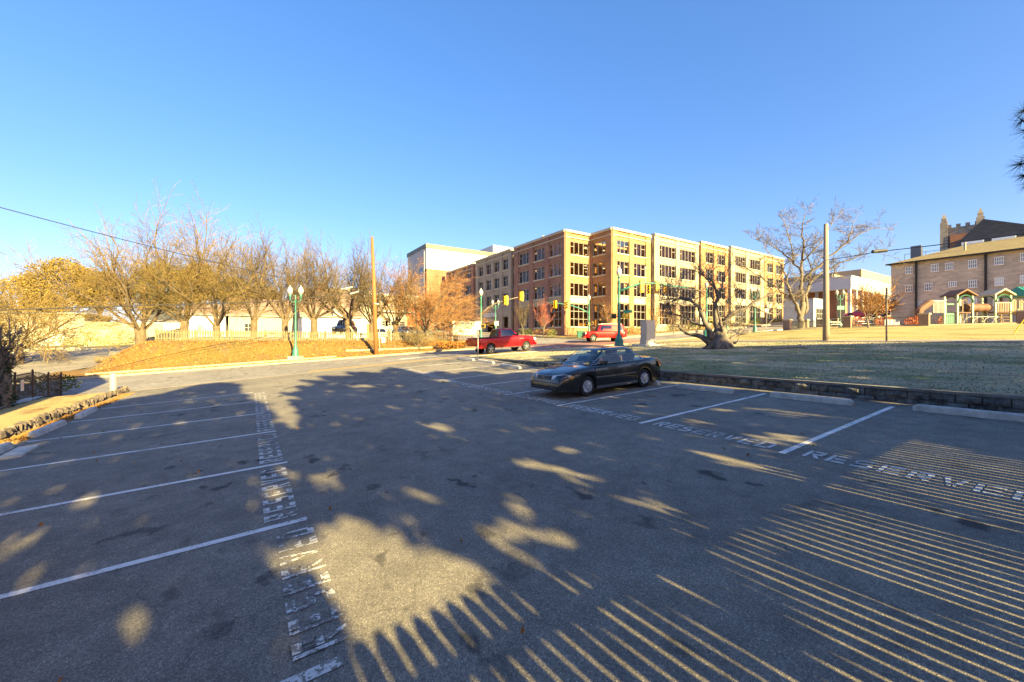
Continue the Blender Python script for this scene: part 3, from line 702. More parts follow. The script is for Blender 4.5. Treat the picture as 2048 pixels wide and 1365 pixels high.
b,L,H,z0=low('small_office','small white building with red door between warehouse and wooden pole','building',722,762,66,638,'render_white',None,None,10,rz=0)
m=MB(); m.box(L*.28,L*.6,-.06,0,0,2.9); m.build('door','orange_red',b)
m=MB(); m.box(0,.25,-.1,.1,0,H+.2); m.build('corner_pillar','render_grey',b)
# tan garden wall and hedge beside the house
x,y=W(168,57); 
b=thing('garden_wall','orange tan garden wall behind a clipped hedge beyond the driveway','wall',(x,y,G(x,y)-.5)); m=MB(); m.box(0,8.5,0,.3,0,zz(643,57)-G(x,y)+.5); m.build('panel','tan_panel',b)
# ---------------------------------------------------------------- right hand side buildings
def corner_building(name,label,cat,px,t,ytop): 
    x,y=W(px,t); z=G(min(x,110),y)-.5; return thing(name,label,cat,(x,y,z)),zz(ytop,t)-z,z
b,H,z0=corner_building('colonnade_building','brick hall with deep white fascia and tall white columns on its sunny side','building',1702,85,553)
fz=zz(577,85)-z0
m=MB(); m.box(1.6,24,1.6,16,0,fz); m.build('wall','chimney_brick',b)
m=MB(); m.box(0,26,0,20,fz,H); m.build('fascia','render_white',b)
m=MB(); m.box(-.15,26.1,-.15,20.1,H,H+.25); m.build('roof_edge','render_white',b)
for k in range(7):
    m=MB(); m.box(.1+k*3.5,.65+k*3.5,.1,.65,0,fz); m.build('column','render_white',b)
m=MB(); m.box(.1,.6,6,6.5,0,fz); m.box(.1,.6,12,12.5,0,fz); m.build('side_column','render_cream',b)
m=MB(); m.box(1.5,1.7,1.4,3.0,0,fz); m.build('corner_panel','buff_brick',b)
m=MB(); m.box(5,14,8,10,H+.25,H+.8); m.build('roof_rail','trim_black',b)
b,H,z0=corner_building('block_shed','low pale blue block building behind the large bare tree','building',1627,62,598)
m=MB(); m.box(0,5,0,4.2,0,H); m.build('wall','blue_white',b)
m=MB(); m.box(-.05,5.05,-.05,4.25,H,H+.15); m.build('parapet','render_grey',b)
windows(b,[(2.0,H-2.2,2.3,1.5)],out=(0,-1),frame='frame_grey',pane='pane_dark',n=4)
windows(b,[(1.6,H-1.3,1.8,.6)],frame='frame_grey',pane='pane_dark',n=2)
b,H,z0=corner_building('distant_offices','long tan and orange office block glimpsed behind the colonnade building','building',1690,150,545)
m=MB(); m.box(-4,50,-6,20,0,H-5.5); m.build('lower_wall','chimney_brick',b)
m=MB(); m.box(-4,50,-6,20,H-5.5,H); m.build('upper_wall','tan_panel',b)
m=MB(); m.box(-4.1,50,-6.2,-6,H-11,H-6.8); m.build('window_band','pane_blue',b)
m=MB(); m.box(-30,-4,-6,20,0,H-4); m.build('left_wing','tan_panel',b)
# stone hall
T=62; SX,SY=W(1782,T); Z0=G(83,15)-.3; 
b=thing('stone_hall','long three storey stone building with hipped tan roof behind the playground','building',(SX,SY,Z0))
H=zz(529,T)-Z0
m=MB(); m.box(0,16,-38,0,0,H); m.build('wall','stone',b)
rid=zz(482,58)-Z0
m=MB(); e=.5
v=[(-e,-38-e,H),(16+e,-38-e,H),(16+e,e,H),(-e,e,H),(7,-22.0,rid+1.6),(7,-5,rid-.4)]
m.add([(-e,-38,H),(16+e,-38,H),(16+e,e,H),(-e,e,H),(7,-38,rid+.4),(7,-7,rid)],[(0,4,5,3),(3,5,2),(2,5,4,1),(0,1,4),(0,3,2,1)])
m.build('roof','shingle_olive',b)
m=MB(); m.box(-e-.12,-e,-38,e,H-.18,H+.06); m.build('eaves_gutter','trim_black',b)
def sloc(px,py):     # photo bearing on the long wall -> local y, z
    dx=(px-1024)/805; t=SX/(.838*dx+.5455); y=-.5455*dx*t+.838*t; return y-SY, zz(py,t)-Z0, t
for px,py,wp,hp,pane in [(1818,541,13,12,'pane_blue'),(1869.6,535.7,14,13,'pane_blue'),(1898.5,533,15,13,'pane_blue'),(1945.5,528,16,14,'pane_blue'),(1998,521.8,17,14,'pane_blue'),(2050,514,17,15,'pane_blue'),
    (1818,577,13,12,'pane_dark'),(1857,574,14,13,'pane_dark'),(1905,568.5,15,9,'pane_blue'),(1945.5,567.6,16,13,'pane_blue'),(1998.5,563.6,17,14,'pane_pale'),(2049,558,17,14,'pane_pale'),
    (1840,608,7,7,'pane_dark'),(1852,608,7,7,'pane_dark'),(1945,605,17,13,'pane_pale'),(1995,603,17,14,'pane_pale')]:
    a,z,t=sloc(px,py); a1,_,_=sloc(px+wp/2,py); windows(b,[(a,z,abs(a1-a)*2,hp*t/805)],pane=pane,n=4 if wp>10 else 2)
for px in (1833,1972):
    a,z,t=sloc(px,600); m=MB(); m.box(-.3,-.1,a-.12,a+.12,0,H); m.build('downpipe','trim_black',b)
m=MB(); a,z,t=sloc(1920,500); m.tube([(3,a,z-1),(3,a,z+1.6)],.12); m.build('vent_pipe','render_cream',b)
m=MB(); a,z,t=sloc(1812,514); m.box(5,6,a-.6,a+.6,H+1,H+3.2); m.build('chimney','trim_grey',b)
# church behind
x,y=W(1924,105); b=thing('church_tower','grey stone church tower with pinnacles above the stone hall roof','tower',(x,y,4)); t=105
rz_=math.radians(8); b.rotation_euler=(0,0,rz_)
H=zz(457,t)-4; s=3.1
m=MB(); m.box(-s,s,-s,s,0,H); m.build('shaft','tower_stone',b)
m=MB()
for k in range(4): m.box(-s+.1+k*1.6,-s+.9+k*1.6,-s-.05,-s+.3,H,H+.8); m.box(-s-.05,-s+.3,-s+.1+k*1.6,-s+.9+k*1.6,H,H+.8)
m.box(-s-.1,s+.1,-s-.1,s+.1,H-2.2,H-1.9); m.build('battlements','tower_stone',b)
for sx in (-1,1):
    for sy in (-1,1):
        m=MB(); cx,cy=sx*s,sy*s; m.box(cx-.7,cx+.7,cy-.7,cy+.7,0,H+1.6); m.box(cx-.5,cx+.5,cy-.5,cy+.5,H+1.6,H+2.6)
        m.add([(cx-.5,cy-.5,H+2.6),(cx+.5,cy-.5,H+2.6),(cx+.5,cy+.5,H+2.6),(cx-.5,cy+.5,H+2.6),(cx,cy,H+4.0)],[(0,1,4),(1,2,4),(2,3,4),(3,0,4)]); m.build('pinnacle','tower_stone',b)
m=MB(); m.prism_x([(-.9,H-8),(.9,H-8),(.9,H-5),(0,H-3.6),(-.9,H-5)],-s-.08,-s+.05); m.build('louvre_window','pane_dark',b)
m=MB(); m.box(-s-.8,-s,-1,2,0,H-2.0); m.build('stair_turret','chimney_brick',b)
x,y=W(1967,92); t=92; b=thing('gabled_hall','dark slate roofed hall with two dormer windows behind the stone building','building',(x,y,4),0)
pk=zz(438,t)-4; ev=zz(500,t)-4; hw=12
m=MB(); m.box(0,24,-15,6,0,ev-.6); m.build('wall','stone',b)
m=MB(); m.add([(-.2,-17,ev-.5),(-.2,6.6,ev-.5),(-.2,0,pk),(26,-17,ev-.5),(26,6.6,ev-.5),(26,0,pk)],[(0,2,1),(3,4,5),(0,3,5,2),(1,2,5,4),(0,1,4,3)]); m.build('roof','slate',b)
for yy in (1.6,-3.0):
    m=MB(); m.box(-.7,.2,yy-1.7,yy+1.7,pk-8.6,pk-4.8); dm=m.build('dormer','window_white',b); m=MB(); m.box(-.8,-.71,yy-1.45,yy+1.45,pk-8.3,pk-5.4); m.build('pane','pane_blue',dm)
m=MB(); m.box(-.5,.2,-9.3,-6.2,pk-8.8,pk-6.2); m.build('roof_hatch','render_cream',b)
m=MB(); m.bar((-1,13,ev+1.2),(-1,-14,ev+1.2),.12); 
for k in range(8): m.bar((-1,13-k*3.8,ev-1),(-1,13-k*3.8,ev+1.2),.1)
m.build('roof_rail','steel_dull',b)
# a house and trees stand out of frame, see the end
# ---------------------------------------------------------------- vehicles
def car(name,label,group,P,paint,loc,rz,detail=True,glass='car_glass'):
    root=thing(name,label,P.get('cat','car'),loc,rz,group)
    L,Wd=P['L'],P['W']; xf,xr,rw=P['xf'],P['xr'],P['rw']; Ra=rw+.055
    top=P['top']; bot=P.get('bot',.2); N=110 if detail else 44
    xs=[-L/2+L*i/N for i in range(N+1)]
    # add arch stations
    def hw(x):
        r=P.get('round',.55); u=max(0,(abs(x)-(L/2-r))/r); return Wd/2*(1-.17*u**2.4)
    def zb(x):
        z=bot+ (.06*max(0,(abs(x)-(L/2-.5))/.5))
        for c in (xf,xr):
            d=abs(x-c)
            if d<Ra: z=max(z,rw+math.sqrt(Ra*Ra-d*d))
        return z
    m=MB(); rows=[]

    for i,x in enumerate(xs):
        h=hw(x); zt=itp(top,x); b_=zb(x); lo=bot+.06*max(0,(abs(x)-(L/2-.5))/.5)
        sh=zt-.07
        sec=[(0,zt+.035),(.45,zt+.025),(.78,zt),(.90,zt-.02),(.965,sh)]
        mz=lambda f: b_+(sh-b_)*f
        sec+= [(.992,mz(.82)),(1.0,mz(.6)),(.995,mz(.3)),(.975,mz(.0))]
        pts=[(f*h,z) for f,z in sec]
        inner=h-.24
        pts+= [(inner,b_+.005),(inner,lo+.0),(0,lo)]
        e=0
        row=[]
        for k,(yy,z) in enumerate(pts): row.append((x,yy,z))
        rows.append(row)
    n=len(rows[0]); o=0
    for side in (1,-1):
        o=len(m.v)
        for row in rows: m.v+=[(x,side*y,z) for x,y,z in row]
        for i in range(N):
            for k in range(n-1):
                a=o+i*n+k; q=(a,a+1,a+n+1,a+n)
                if side<0: q=q[::-1]
                m.mi=1 if k>=8 else 0
                m.f.append(q); m.m.append(m.mi)
        for end in (0,N):
            q=tuple(o+end*n+k for k in range(n)); q=q if (end==0)==(side<0) else q[::-1]; m.f.append(q); m.m.append(0)
    m.build('body',[paint,'trim_black'],root,smooth=True,sharp=32)
    # greenhouse
    gh=P['gh']  # x0 front base, x1 rear base, xt0,xt1 roof ends, zb, zt, half widths
    x0,x1,t0,t1,zbz,zr,w0,w1=gh
    M_=14 if detail else 7; NP=120 if detail else 48
    def loop(v):
        xa=x0+(t0-x0)*v; xb=x1+(t1-x1)*v; hwid=w0+(w1-w0)*v**1.15; z=zbz+(zr-zbz)*v
        xa-=.0; cx=(xa+xb)/2; hx=(xa-xb)/2; out=[]
        for k in range(NP):
            a=2*PI*k/NP; c,s_=math.cos(a),math.sin(a); ex=.16 if P.get('boxy') else .26
            px=cx+hx*math.copysign(abs(c)**ex,c); py=hwid*math.copysign(abs(s_)**ex,s_)
            # plan taper towards rear and front, curved windscreen
            py*=1-.10*(abs(px-cx)/hx)**3
            out.append((px,py,z+0.02*v*(1-(py/hwid)**2)))
        return out
    levels=[loop(j/M_) for j in range(M_+1)]
    dome=[]
    for f,dz in ((.93,.028),(.8,.05),(.55,.068),(.25,.078)):
        lv=levels[-1]; cx=sum(p[0] for p in lv)/NP; dome.append([(cx+(p[0]-cx)*f,p[1]*f,zr+dz) for p in lv])
    allv=levels+dome; gl=MB(); bd=MB(); gl.v=[p for l in allv for p in l]; bd.v=list(gl.v)
    xg=P['glass']  # list of (xa_base,xa_top,xb_base,xb_top) windows on sides
    for j in range(len(allv)-1):
        for k in range(NP):
            a=j*NP+k; b_=j*NP+(k+1)%NP; q=(a,b_,b_+NP,a+NP)
            g=False
            if j<M_:
                v=(j+.5)/M_; cxy=[sum(gl.v[i][d] for i in q)/4 for d in range(3)]; hwid=w0+(w1-w0)*v**1.15
                xa=x0+(t0-x0)*v; xb=x1+(t1-x1)*v
                if .06<v<.93:
                    if abs(cxy[1])<hwid*.80 and (cxy[0]>xa-.25 or cxy[0]<xb+.25):
                        g= (cxy[0]>0 if True else 0) or P.get('rearglass',True)
                        if cxy[0]<xb+.25 and not P.get('rearglass',True): g=False
                    elif abs(cxy[1])>=hwid*.80:
                        for (pa,pb,ra,rb_) in xg:
                            if pa+(pb-pa)*v<cxy[0]<ra+(rb_-ra)*v: g=True
            (gl if g else bd).f.append(q); (gl if g else bd).m.append(0)
    bd.f.append(tuple((len(allv)-1)*NP+k for k in range(NP))); bd.m.append(0)
    bd.build('roof',paint,root,smooth=True,sharp=40); gl.build('windows',glass,root,smooth=True)
    # wheels
    for sx,x in ((1,xf),(1,xr)):
        for s_ in (1,-1):
            t=MB(); tw=P.get('tw',.2); yo=s_*(Wd/2-.03); yi=s_*(Wd/2-.03-tw)
            prof=[(rw*.60,0),(rw*.93,-.005),(rw,.03),(rw,tw-.03),(rw*.93,tw),(rw*.5,tw)]
            if s_>0: t.lathe([(r,-h) for r,h in prof],(0,0,0),28,'y')
            else: t.lathe([(r,h) for r,h in prof],(0,0,0),28,'y')
            wh=t.build('wheel','tyre',root,smooth=True,sharp=50); wh.location=(x,yo,rw)
            r_=MB(); rr_=rw*.66; d=s_
            r_.lathe([(rr_,-.02*d),(rr_*.93,.006*d),(rr_*.86,-.02*d),(0.001,-.045*d)] if P.get('hub') else [(rr_,-.01*d),(rr_*.95,.006*d),(rr_*.88,-.03*d)],(0,0,0),28,'y')
            ns=P.get('spokes',5)
            for k in range(ns):
                a=2*PI*k/ns+.3; c_,s2=math.cos(a),math.sin(a); tw_=.3*P.get('twist',0)
                p0=(rr_*.16*c_,-.004*d,rr_*.16*s2); p1=(rr_*.9*math.cos(a+tw_),-.008*d,rr_*.9*math.sin(a+tw_))
                r_.bar(p0,p1,rr_*P.get('sw',.26),.03)
            r_.lathe([(.001,.004*d),(rr_*.2,.0*d),(rr_*.24,-.03*d)],(0,0,0),16,'y')
            ri=r_.build('rim','rim',wh,smooth=True,sharp=35)
            bk=MB(); bk.lathe([(.001,-.055*d),(rr_*.97,-.055*d)],(0,0,0),20,'y'); bk.build('brake_disc','trim_black',wh)
    return root,dict(hw=hw,top=lambda x:itp(top,x))
def seats(root,rows,z,w_=.5,mat='seat_dark'):
    for x in rows:
        for s_ in (1,-1):
            m=MB(); m.box(x-.05,x+.5,s_*.36-.25,s_*.36+.25,z-.1,z+.12); m.bar((x-.02,s_*.36,z+.05),(x-.2,s_*.36,z+.62),.46,.12); m.bar((x-.2,s_*.36,z+.66),(x-.23,s_*.36,z+.82),.24,.09)
            m.build('seat',mat,root)
# --- black sedan, nose towards local +x
P=dict(L=4.80,W=1.785,xf=1.36,xr=-1.355,rw=.315,pt=0,round=.75,hub=1,spokes=7,twist=1.3,sw=.24,
 top=[(-2.4,.66),(-2.36,.86),(-2.25,.965),(-2.0,1.01),(-1.5,1.02),(-.9,.96),(.9,.93),(1.1,.93),(1.6,.885),(2.0,.81),(2.2,.755),(2.32,.70),(2.37,.62),(2.4,.56)],bot=.19,
 gh=(1.20,-1.80,.34,-.98,.94,1.40,.80,.62),
 glass=[(.05,.03,.94,.30),(-.90,-.80,-.04,-.06),(-1.36,-1.10,-.96,-.87)])
# side windows given as (rear base, rear top, front base, front top)
cx_,cy_=10.25,10.15
gz0=LG(cx_,cy_)
s,I=car('parked_sedan','old black four door sedan parked nose out in the reserved bays','cars',P,'car_black',(cx_,cy_,gz0+.004),PI,True)

s.rotation_euler=(0,math.atan(.046),PI)
seats(s,(.05,-.95),.52)
m=MB(); m.box(.95,1.15,-.68,.68,.82,.96); m.build('dashboard','seat_dark',s)
m=MB(); m.lathe([(.17,0),(.185,.02),(.17,.02)],(.72,.36,.95),16,'y'); m.build('steering_wheel','seat_dark',s)
for d in (1,-1):
    # headlights
    m=MB(); o=[(2.32,.37,.70),(2.385,.37,.60),(2.30,.68,.575),(2.02,.855,.60),(1.97,.855,.70),(2.16,.70,.745)]
    vs=[(x+.045,d*(y+.02),z+.012) for x,y,z in o]+[(x-.1,d*y*.93,z) for x,y,z in o]; n=6
    f=[tuple(range(n)),tuple(range(2*n-1,n-1,-1))]+[(i,(i+1)%n,n+(i+1)%n,n+i) for i in range(n)]
    m.add(vs,f); hl=m.build('headlight','lamp_clear',s)
    m=MB(); m.cbox(2.03,d*.855,.65,.12,.08,.07); m.build('indicator','lamp_amber',hl)
    m=MB(); m.add([(-2.33,d*.84,.66),(-2.36,d*.45,.66),(-2.34,d*.45,.82),(-2.27,d*.84,.84),(-2.12,d*.9,.70),(-2.10,d*.885,.84),(-2.2,d*.5,.7)],[(0,1,2,3),(0,3,5,4)]); m.build('tail_light','lamp_red',s)
    m=MB(); m.bar((.66,d*.83,.95),(.74,d*.99,1.0),.07,.05); m.add([],[]); m.lathe([(.001,-.02),(.07,-.01),(.085,.04),(.001,.07)],(.70,d*.97,1.0),12,'y'); m.cbox(.72,d*.95,1.0,.12,.2,.13); m.build('wing_mirror','car_black',s,smooth=False)
    for xx in (.12,-.82): m=MB(); m.cbox(xx,d*.90,.83,.2,.035,.035); m.build('door_handle','trim_grey',s)
    m=MB(); m.tube([(1.12,d*.80,.965),(.95,d*.835,.968),(-1.2,d*.83,.968),(-1.5,d*.80,.98)],.011,5); m.tube([(1.12,d*.80,.965),(.30,d*.645,1.375),(-.2,d*.665,1.405),(-.84,d*.65,1.385),(-1.50,d*.78,1.03)],.010,5); m.build('window_trim','chrome',s)
    for xa,xb in ((-.90,.06),(.1,1.0)):
        m=MB(); m.box(xa,xb,d*.885-.02,d*.885+.022,.545,.59); m.build('side_moulding','trim_grey',s)
    m=MB(); m.box(-.95,.98,d*.865-.02,d*.865+.02,.21,.29); m.build('sill_skirt','trim_grey',s)
    for xx,z1 in ((1.02,.90),(.08,.92),(-.90,.92)): m=MB(); m.box(xx-.006,xx+.006,d*.8945-.004,d*.8945+.002,.3,z1); m.build('door_seam','trim_black',s)
m=MB(); m.box(2.30,2.405,-.33,.33,.575,.70); gr_=m.build('grille','trim_black',s)
m=MB(); m.box(2.36,2.42,-.34,.34,.695,.71)
for z in (.60,.63,.665): m.box(2.40,2.412,-.31,.31,z,z+.009)
m.bar((2.418,-.035,.605),(2.418,-.045,.675),.016); m.bar((2.418,.035,.605),(2.418,.045,.675),.016); m.bar((2.418,-.04,.638),(2.418,.04,.638),.016); m.build('chrome_badge','chrome',gr_)
m=MB(); m.box(2.3,2.42,-.62,.62,.27,.38); m.build('lower_intake','trim_black',s)
m=MB(); m.box(2.33,2.43,-.70,.70,.47,.50); m.build('bumper_strip','trim_grey',s)
for d in (1,-1):
    m=MB(); m.lathe([(.001,0),(.05,.01),(.055,-.03)],(2.33,d*.62,.30),12,'y'); 
m=MB(); m.bar((1.16,.55,.945),(.98,.05,1.0),.02); m.build('wiper','trim_black',s); m=MB(); m.bar((1.16,-.05,.945),(.98,-.5,1.0),.02); m.build('wiper','trim_black',s)
m=MB(); m.cbox(.42,0,1.30,.03,.22,.06); m.build('rear_view_mirror','trim_black',s)
m=MB(); m.box(.87,.875,.56,.66,1.02,1.08); m.build('windscreen_sticker','sign_white',s)
# --- red pickup
P=dict(L=5.82,W=2.0,xf=1.86,xr=-1.71,rw=.41,round=.45,spokes=5,sw=.34,tw=.26,cat='pickup truck',
 top=[(-2.91,1.18),(-2.9,1.24),(-.70,1.26),(1.0,1.30),(1.2,1.30),(2.3,1.22),(2.7,1.13),(2.86,1.0),(2.91,.8)],bot=.46,boxy=1,
 gh=(1.28,-.86,.62,-.62,1.28,1.87,.90,.70),glass=[(.12,.14,.98,.50),(-.58,-.52,.0,.02)])
x,y=W(1005,33.2); 
s,I=car('pickup_truck','bright red quad cab pickup driving past the end of the block wall','',P,'car_red',(x,y,G(x,y)+.01),math.radians(0),True,'dark_glass')
s.rotation_euler=(0,-math.atan(.06),0); s.scale=(.955,1,1.02)
m=MB(); m.box(-2.85,-.92,-.9,.9,1.24,1.30); m.build('bed_cover','trim_black',s)
for d in (1,-1): m=MB(); m.box(-2.88,-.9,d*.93-.05,d*.93+.05,1.24,1.29); m.build('bed_rail','trim_black',s)
for d in (1,-1):
    m=MB(); m.box(2.62,2.9,d*.82-.13,d*.82+.13,.86,1.06); m.build('headlight','lamp_clear',s)
    m=MB(); m.box(-2.95,-2.8,d*.9-.08,d*.9+.08,.86,1.18); m.build('tail_light','lamp_red',s)
    m=MB(); m.cbox(.98,d*1.08,1.42,.14,.22,.22); m.build('wing_mirror','trim_black',s)
    m=MB(); m.box(-.75,1.25,d*1.0-.08,d*1.0+.06,.40,.45); m.build('running_board','chrome',s)
    for xx in (.06,-.66,1.12): m=MB(); m.box(xx-.008,xx+.008,d*1.0-.004,d*1.0+.002,.5,1.24); m.build('door_seam','trim_black',s)
    for xx in (.2,-.5): m=MB(); m.cbox(xx,d*1.005,1.1,.2,.03,.04); m.build('door_handle','car_red',s)
    m=MB(); m.box(1.15,1.55,d*1.0-.004,d*1.0+.004,1.03,1.08); m.build('side_badge','chrome',s)
m=MB(); m.box(-3.08,-2.9,-.92,.92,.5,.68); m.build('rear_bumper','chrome',s)
m=MB(); m.box(2.85,2.96,-.95,.95,.48,.66); m.build('front_bumper','car_red',s)
m=MB(); m.box(2.86,2.93,-.5,.5,.75,1.1); m.build('grille','trim_black',s)
m=MB(); m.box(-2.93,-2.90,-.7,.7,.75,1.15); m.build('tailgate','car_red',s)
seats(s,(.1,),1.0)
# --- red sport utility
P=dict(L=4.55,W=1.86,xf=1.42,xr=-1.36,rw=.38,round=.4,spokes=5,sw=.3,tw=.24,cat='suv',
 top=[(-2.27,.95),(-2.22,1.08),(1.0,1.08),(1.9,1.06),(2.15,1.0),(2.27,.85)],bot=.42,boxy=1,
 gh=(1.0,-2.15,.62,-1.98,1.07,1.74,.84,.68),glass=[(-.05,-.04,.72,.46),(-1.0,-.96,-.15,-.14),(-1.85,-1.78,-1.12,-1.08)])
x,y=W(1208,44.5)
s,I=car('sport_utility_car','red boxy sport utility with chrome wheels crossing the intersection','',P,'car_red_light',(x,y,G(x,y)+.01),PI,True,'dark_glass')
s.rotation_euler=(0,0,math.radians(150)); s.scale=(1,1,1.07)
for d in (1,-1):
    m=MB(); m.box(2.1,2.28,d*.7-.12,d*.7+.12,.78,.96); m.build('headlight','lamp_clear',s)
    m=MB(); m.box(-2.3,-2.16,d*.82-.09,d*.82+.09,.9,1.3); m.build('tail_light','lamp_red',s)
    m=MB(); m.cbox(.82,d*1.0,1.18,.12,.2,.16); m.build('wing_mirror','car_red_light',s)
    m=MB(); m.bar((.5,d*.55,1.84),(-1.8,d*.55,1.84),.05); m.build('roof_rail','steel_dull',s)
    for xc in (1.42,-1.36):
        pts=[(xc+.46*math.cos(a),d*.935,.38+.46*math.sin(a)) for a in [PI*i/10 for i in range(11)]]; m=MB(); m.tube(pts,.035,6); m.build('wheel_arch','car_red_light',s)
    for xx in (.78,-.1,-1.05): m=MB(); m.box(xx-.008,xx+.008,d*.93-.004,d*.93+.002,.5,1.06); m.build('door_seam','trim_black',s)
m=MB(); m.box(2.24,2.31,-.55,.55,.62,.95); m.build('grille','trim_black',s)
m=MB(); m.box(2.2,2.36,-.85,.85,.42,.6); m.build('front_bumper','car_red_light',s)
# --- parked cars farther away
PC=dict(L=4.5,W=1.8,xf=1.35,xr=-1.3,rw=.33,round=.6,spokes=5,hub=1,
 top=[(-2.25,.7),(-2.2,.95),(-1.2,1.0),(.9,.95),(1.9,.8),(2.25,.6)],bot=.2,
 gh=(1.1,-1.75,.3,-1.0,.94,1.42,.8,.62),glass=[(.03,.03,.85,.25),(-.9,-.8,-.06,-.06)])
PS=dict(L=4.7,W=1.85,xf=1.4,xr=-1.4,rw=.36,round=.5,spokes=5,hub=1,
 top=[(-2.35,.8),(-2.3,1.05),(1.0,1.05),(1.9,.95),(2.35,.75)],bot=.28,
 gh=(1.1,-2.2,.55,-1.9,1.04,1.72,.84,.68),glass=[(-.1,-.08,.8,.4),(-1.05,-1.0,-.2,-.2),(-1.9,-1.8,-1.15,-1.1)])
def pc(px,t,label,paint,rz,P_=PC,dz=0,gl='dark_glass',grp='cars parked beyond the picket fence'):
    x,y=W(px,t); o,_=car('parked_car',label,grp,P_,paint,(x,y,G(min(x,100),y)+dz+.01),rz,False,gl)
    for d in (1,-1):
        m=MB(); m.box(P_['L']/2-.18,P_['L']/2+.01,d*.62-.16,d*.62+.16,.6,.74); m.build('headlight','lamp_clear',o)
        m=MB(); m.box(-P_['L']/2-.01,-P_['L']/2+.12,d*.72-.12,d*.72+.12,.7,.85); m.build('tail_light','lamp_red',o)
pc(690,47,'dark sport utility parked nose out behind the fence, in front of the white warehouse','car_dark',math.radians(-115),PS,.55)
pc(762,62,'white car partly hidden behind the wooden pole and fence','car_white',math.radians(-100),PC)
pc(806,54,'grey teal car parked behind the fence near the orange door','car_teal',math.radians(-80),PC,.3)
pc(826,57,'dark blue car parked behind the street tree left of the garage','car_dark',math.radians(-85),PS)
pc(1724,66,'magenta car parked behind the red hedge by the stone hall','car_magenta',math.radians(100),PC,1.0,grp='cars seen by the playground')
pc(1745,68,'blue roofed car parked beside the magenta car','car_blue',math.radians(100),PC,1.1,grp='cars seen by the playground')
for (x,y,c,l,r_) in [(41,46.5,'car_silver','silver car inside the garage behind the corner window facing the street',.1),(40.6,51,'car_dark','dark car inside the garage behind the second shaded ground floor window',PI/2),(46,43.2,'car_white','white car in the garage behind the first tall sunlit window right of the corner',.0),(55.5,44,'car_silver','silver car in the garage behind the tan block ground floor window',PI/2),(60.5,44,'car_dark','dark car in the garage deck behind the second tan block window',PI/2)]:
    zf=2.8+(0 if x<52 else .4)
    o,_=car('parked_car',l,'cars parked inside the garage',PC,c,(x,y+1.5,zf),r_,False,'dark_glass')
# ---------------------------------------------------------------- trees
def grow(mb_l,mb_t,rnd,p,d,L,r,lev,maxlev,cfg):
    # one limb with a gentle wander, then its children
    seg=4 if lev<maxlev else 2; pts=[p]; rs=[r]; q=Vector(p); dd=Vector(d)
    for i in range(seg):
        dd=(dd+Vector((rnd.gauss(0,1),rnd.gauss(0,1),rnd.gauss(0,1)))*cfg['wander']+Vector((0,0,cfg['up']))*(.5 if lev<2 else cfg.get('tipup',1))+Vector(cfg.get('wind',(0,0,0)))).normalized()
        q=q+dd*(L/seg); pts.append(tuple(q)); rs.append(max(cfg['rmin'],r*(1-(.55 if lev<maxlev else .6)*(i+1)/seg)))
    tgt=mb_l if lev<cfg.get('limblev',2) else mb_t
    tgt.tube(pts,rs,(7 if lev==0 else 5 if lev==1 else 3),cap=False)
    if lev>=maxlev: 
        if cfg.get('bud') and rnd.random()<cfg['bud']:
            mb_t.leaf(pts[-1],cfg.get('budsize',.1),rnd)
        return
    grow(mb_l,mb_t,rnd,pts[-1],dd,L*.55,rs[-1],lev+1,maxlev,cfg)
    n=cfg['kids'][min(lev,len(cfg['kids'])-1)]
    for k in range(n):
        f=cfg['first']+(1-cfg['first'])*(k+rnd.random()*.8)/n; f=min(f,.999); i=min(int(f*seg),seg-1); ff=f*seg-i
        a=Vector(pts[i]).lerp(Vector(pts[i+1]),ff); ax=dd.orthogonal().normalized(); ax=Matrix.Rotation(rnd.random()*6.283,3,dd)@ax
        ld=(Vector(pts[i+1])-Vector(pts[i])).normalized(); ang=math.radians(rnd.uniform(*cfg['angle']))
        nd_=(Matrix.Rotation(ang,3,ld.orthogonal().normalized().cross(ld) if False else (Matrix.Rotation(rnd.random()*6.283,3,ld)@ld.orthogonal().normalized()))@ld)
        grow(mb_l,mb_t,rnd,tuple(a),nd_,L*cfg['ratio']*rnd.uniform(.7,1.15),rs[i]*cfg.get('rratio',.55),lev+1,maxlev,cfg)
def baretree(name,label,loc,H,seed,bark,twig,cfg,group=None,trunk=2.0,tr=.28,limbs=6,spread=(15,45),maxlev=3,rz=0,extra=None):
    rnd=random.Random(seed); root=thing(name,label,'tree',loc,rz,group)
    tk=MB(); lean=Vector((rnd.gauss(0,.04),rnd.gauss(0,.04),1))
    tk.tube([(0,0,-.3),(0,0,.1),tuple(lean*trunk*.5),tuple(lean*trunk)],[tr*1.5,tr*1.2,tr,tr*1.02],10)
    lb=MB(); tw=MB()
    for k in range(limbs):
        az=2*PI*(k+rnd.random()*.6)/limbs; an=math.radians(rnd.uniform(*spread)); d=Vector((math.sin(an)*math.cos(az),math.sin(an)*math.sin(az),math.cos(an)))
        st=lean*trunk*rnd.uniform(.8,1.0)+Vector((math.cos(az),math.sin(az),0))*tr*.4
        grow(lb,tw,rnd,tuple(st),d,(H-trunk)*cfg.get('l0',.72)*rnd.uniform(.85,1.1),tr*cfg.get('r0',.5),0,maxlev,cfg)
    tk.build('trunk',bark,root,smooth=True); 
    if extra: extra(lb,tw,rnd)
    lo=lb.build('limbs',bark,root,smooth=True); tw.build('crown',twig,root)
    return root
elm=dict(wander=.12,up=.16,tipup=.06,rmin=.010,kids=[8,6,5],first=.18,angle=(15,50),ratio=.50,rratio=.42,l0=.72,r0=.33,bud=.25,budsize=.10)
elmd=dict(elm,kids=[9,7,5],wander=.15,angle=(18,62))
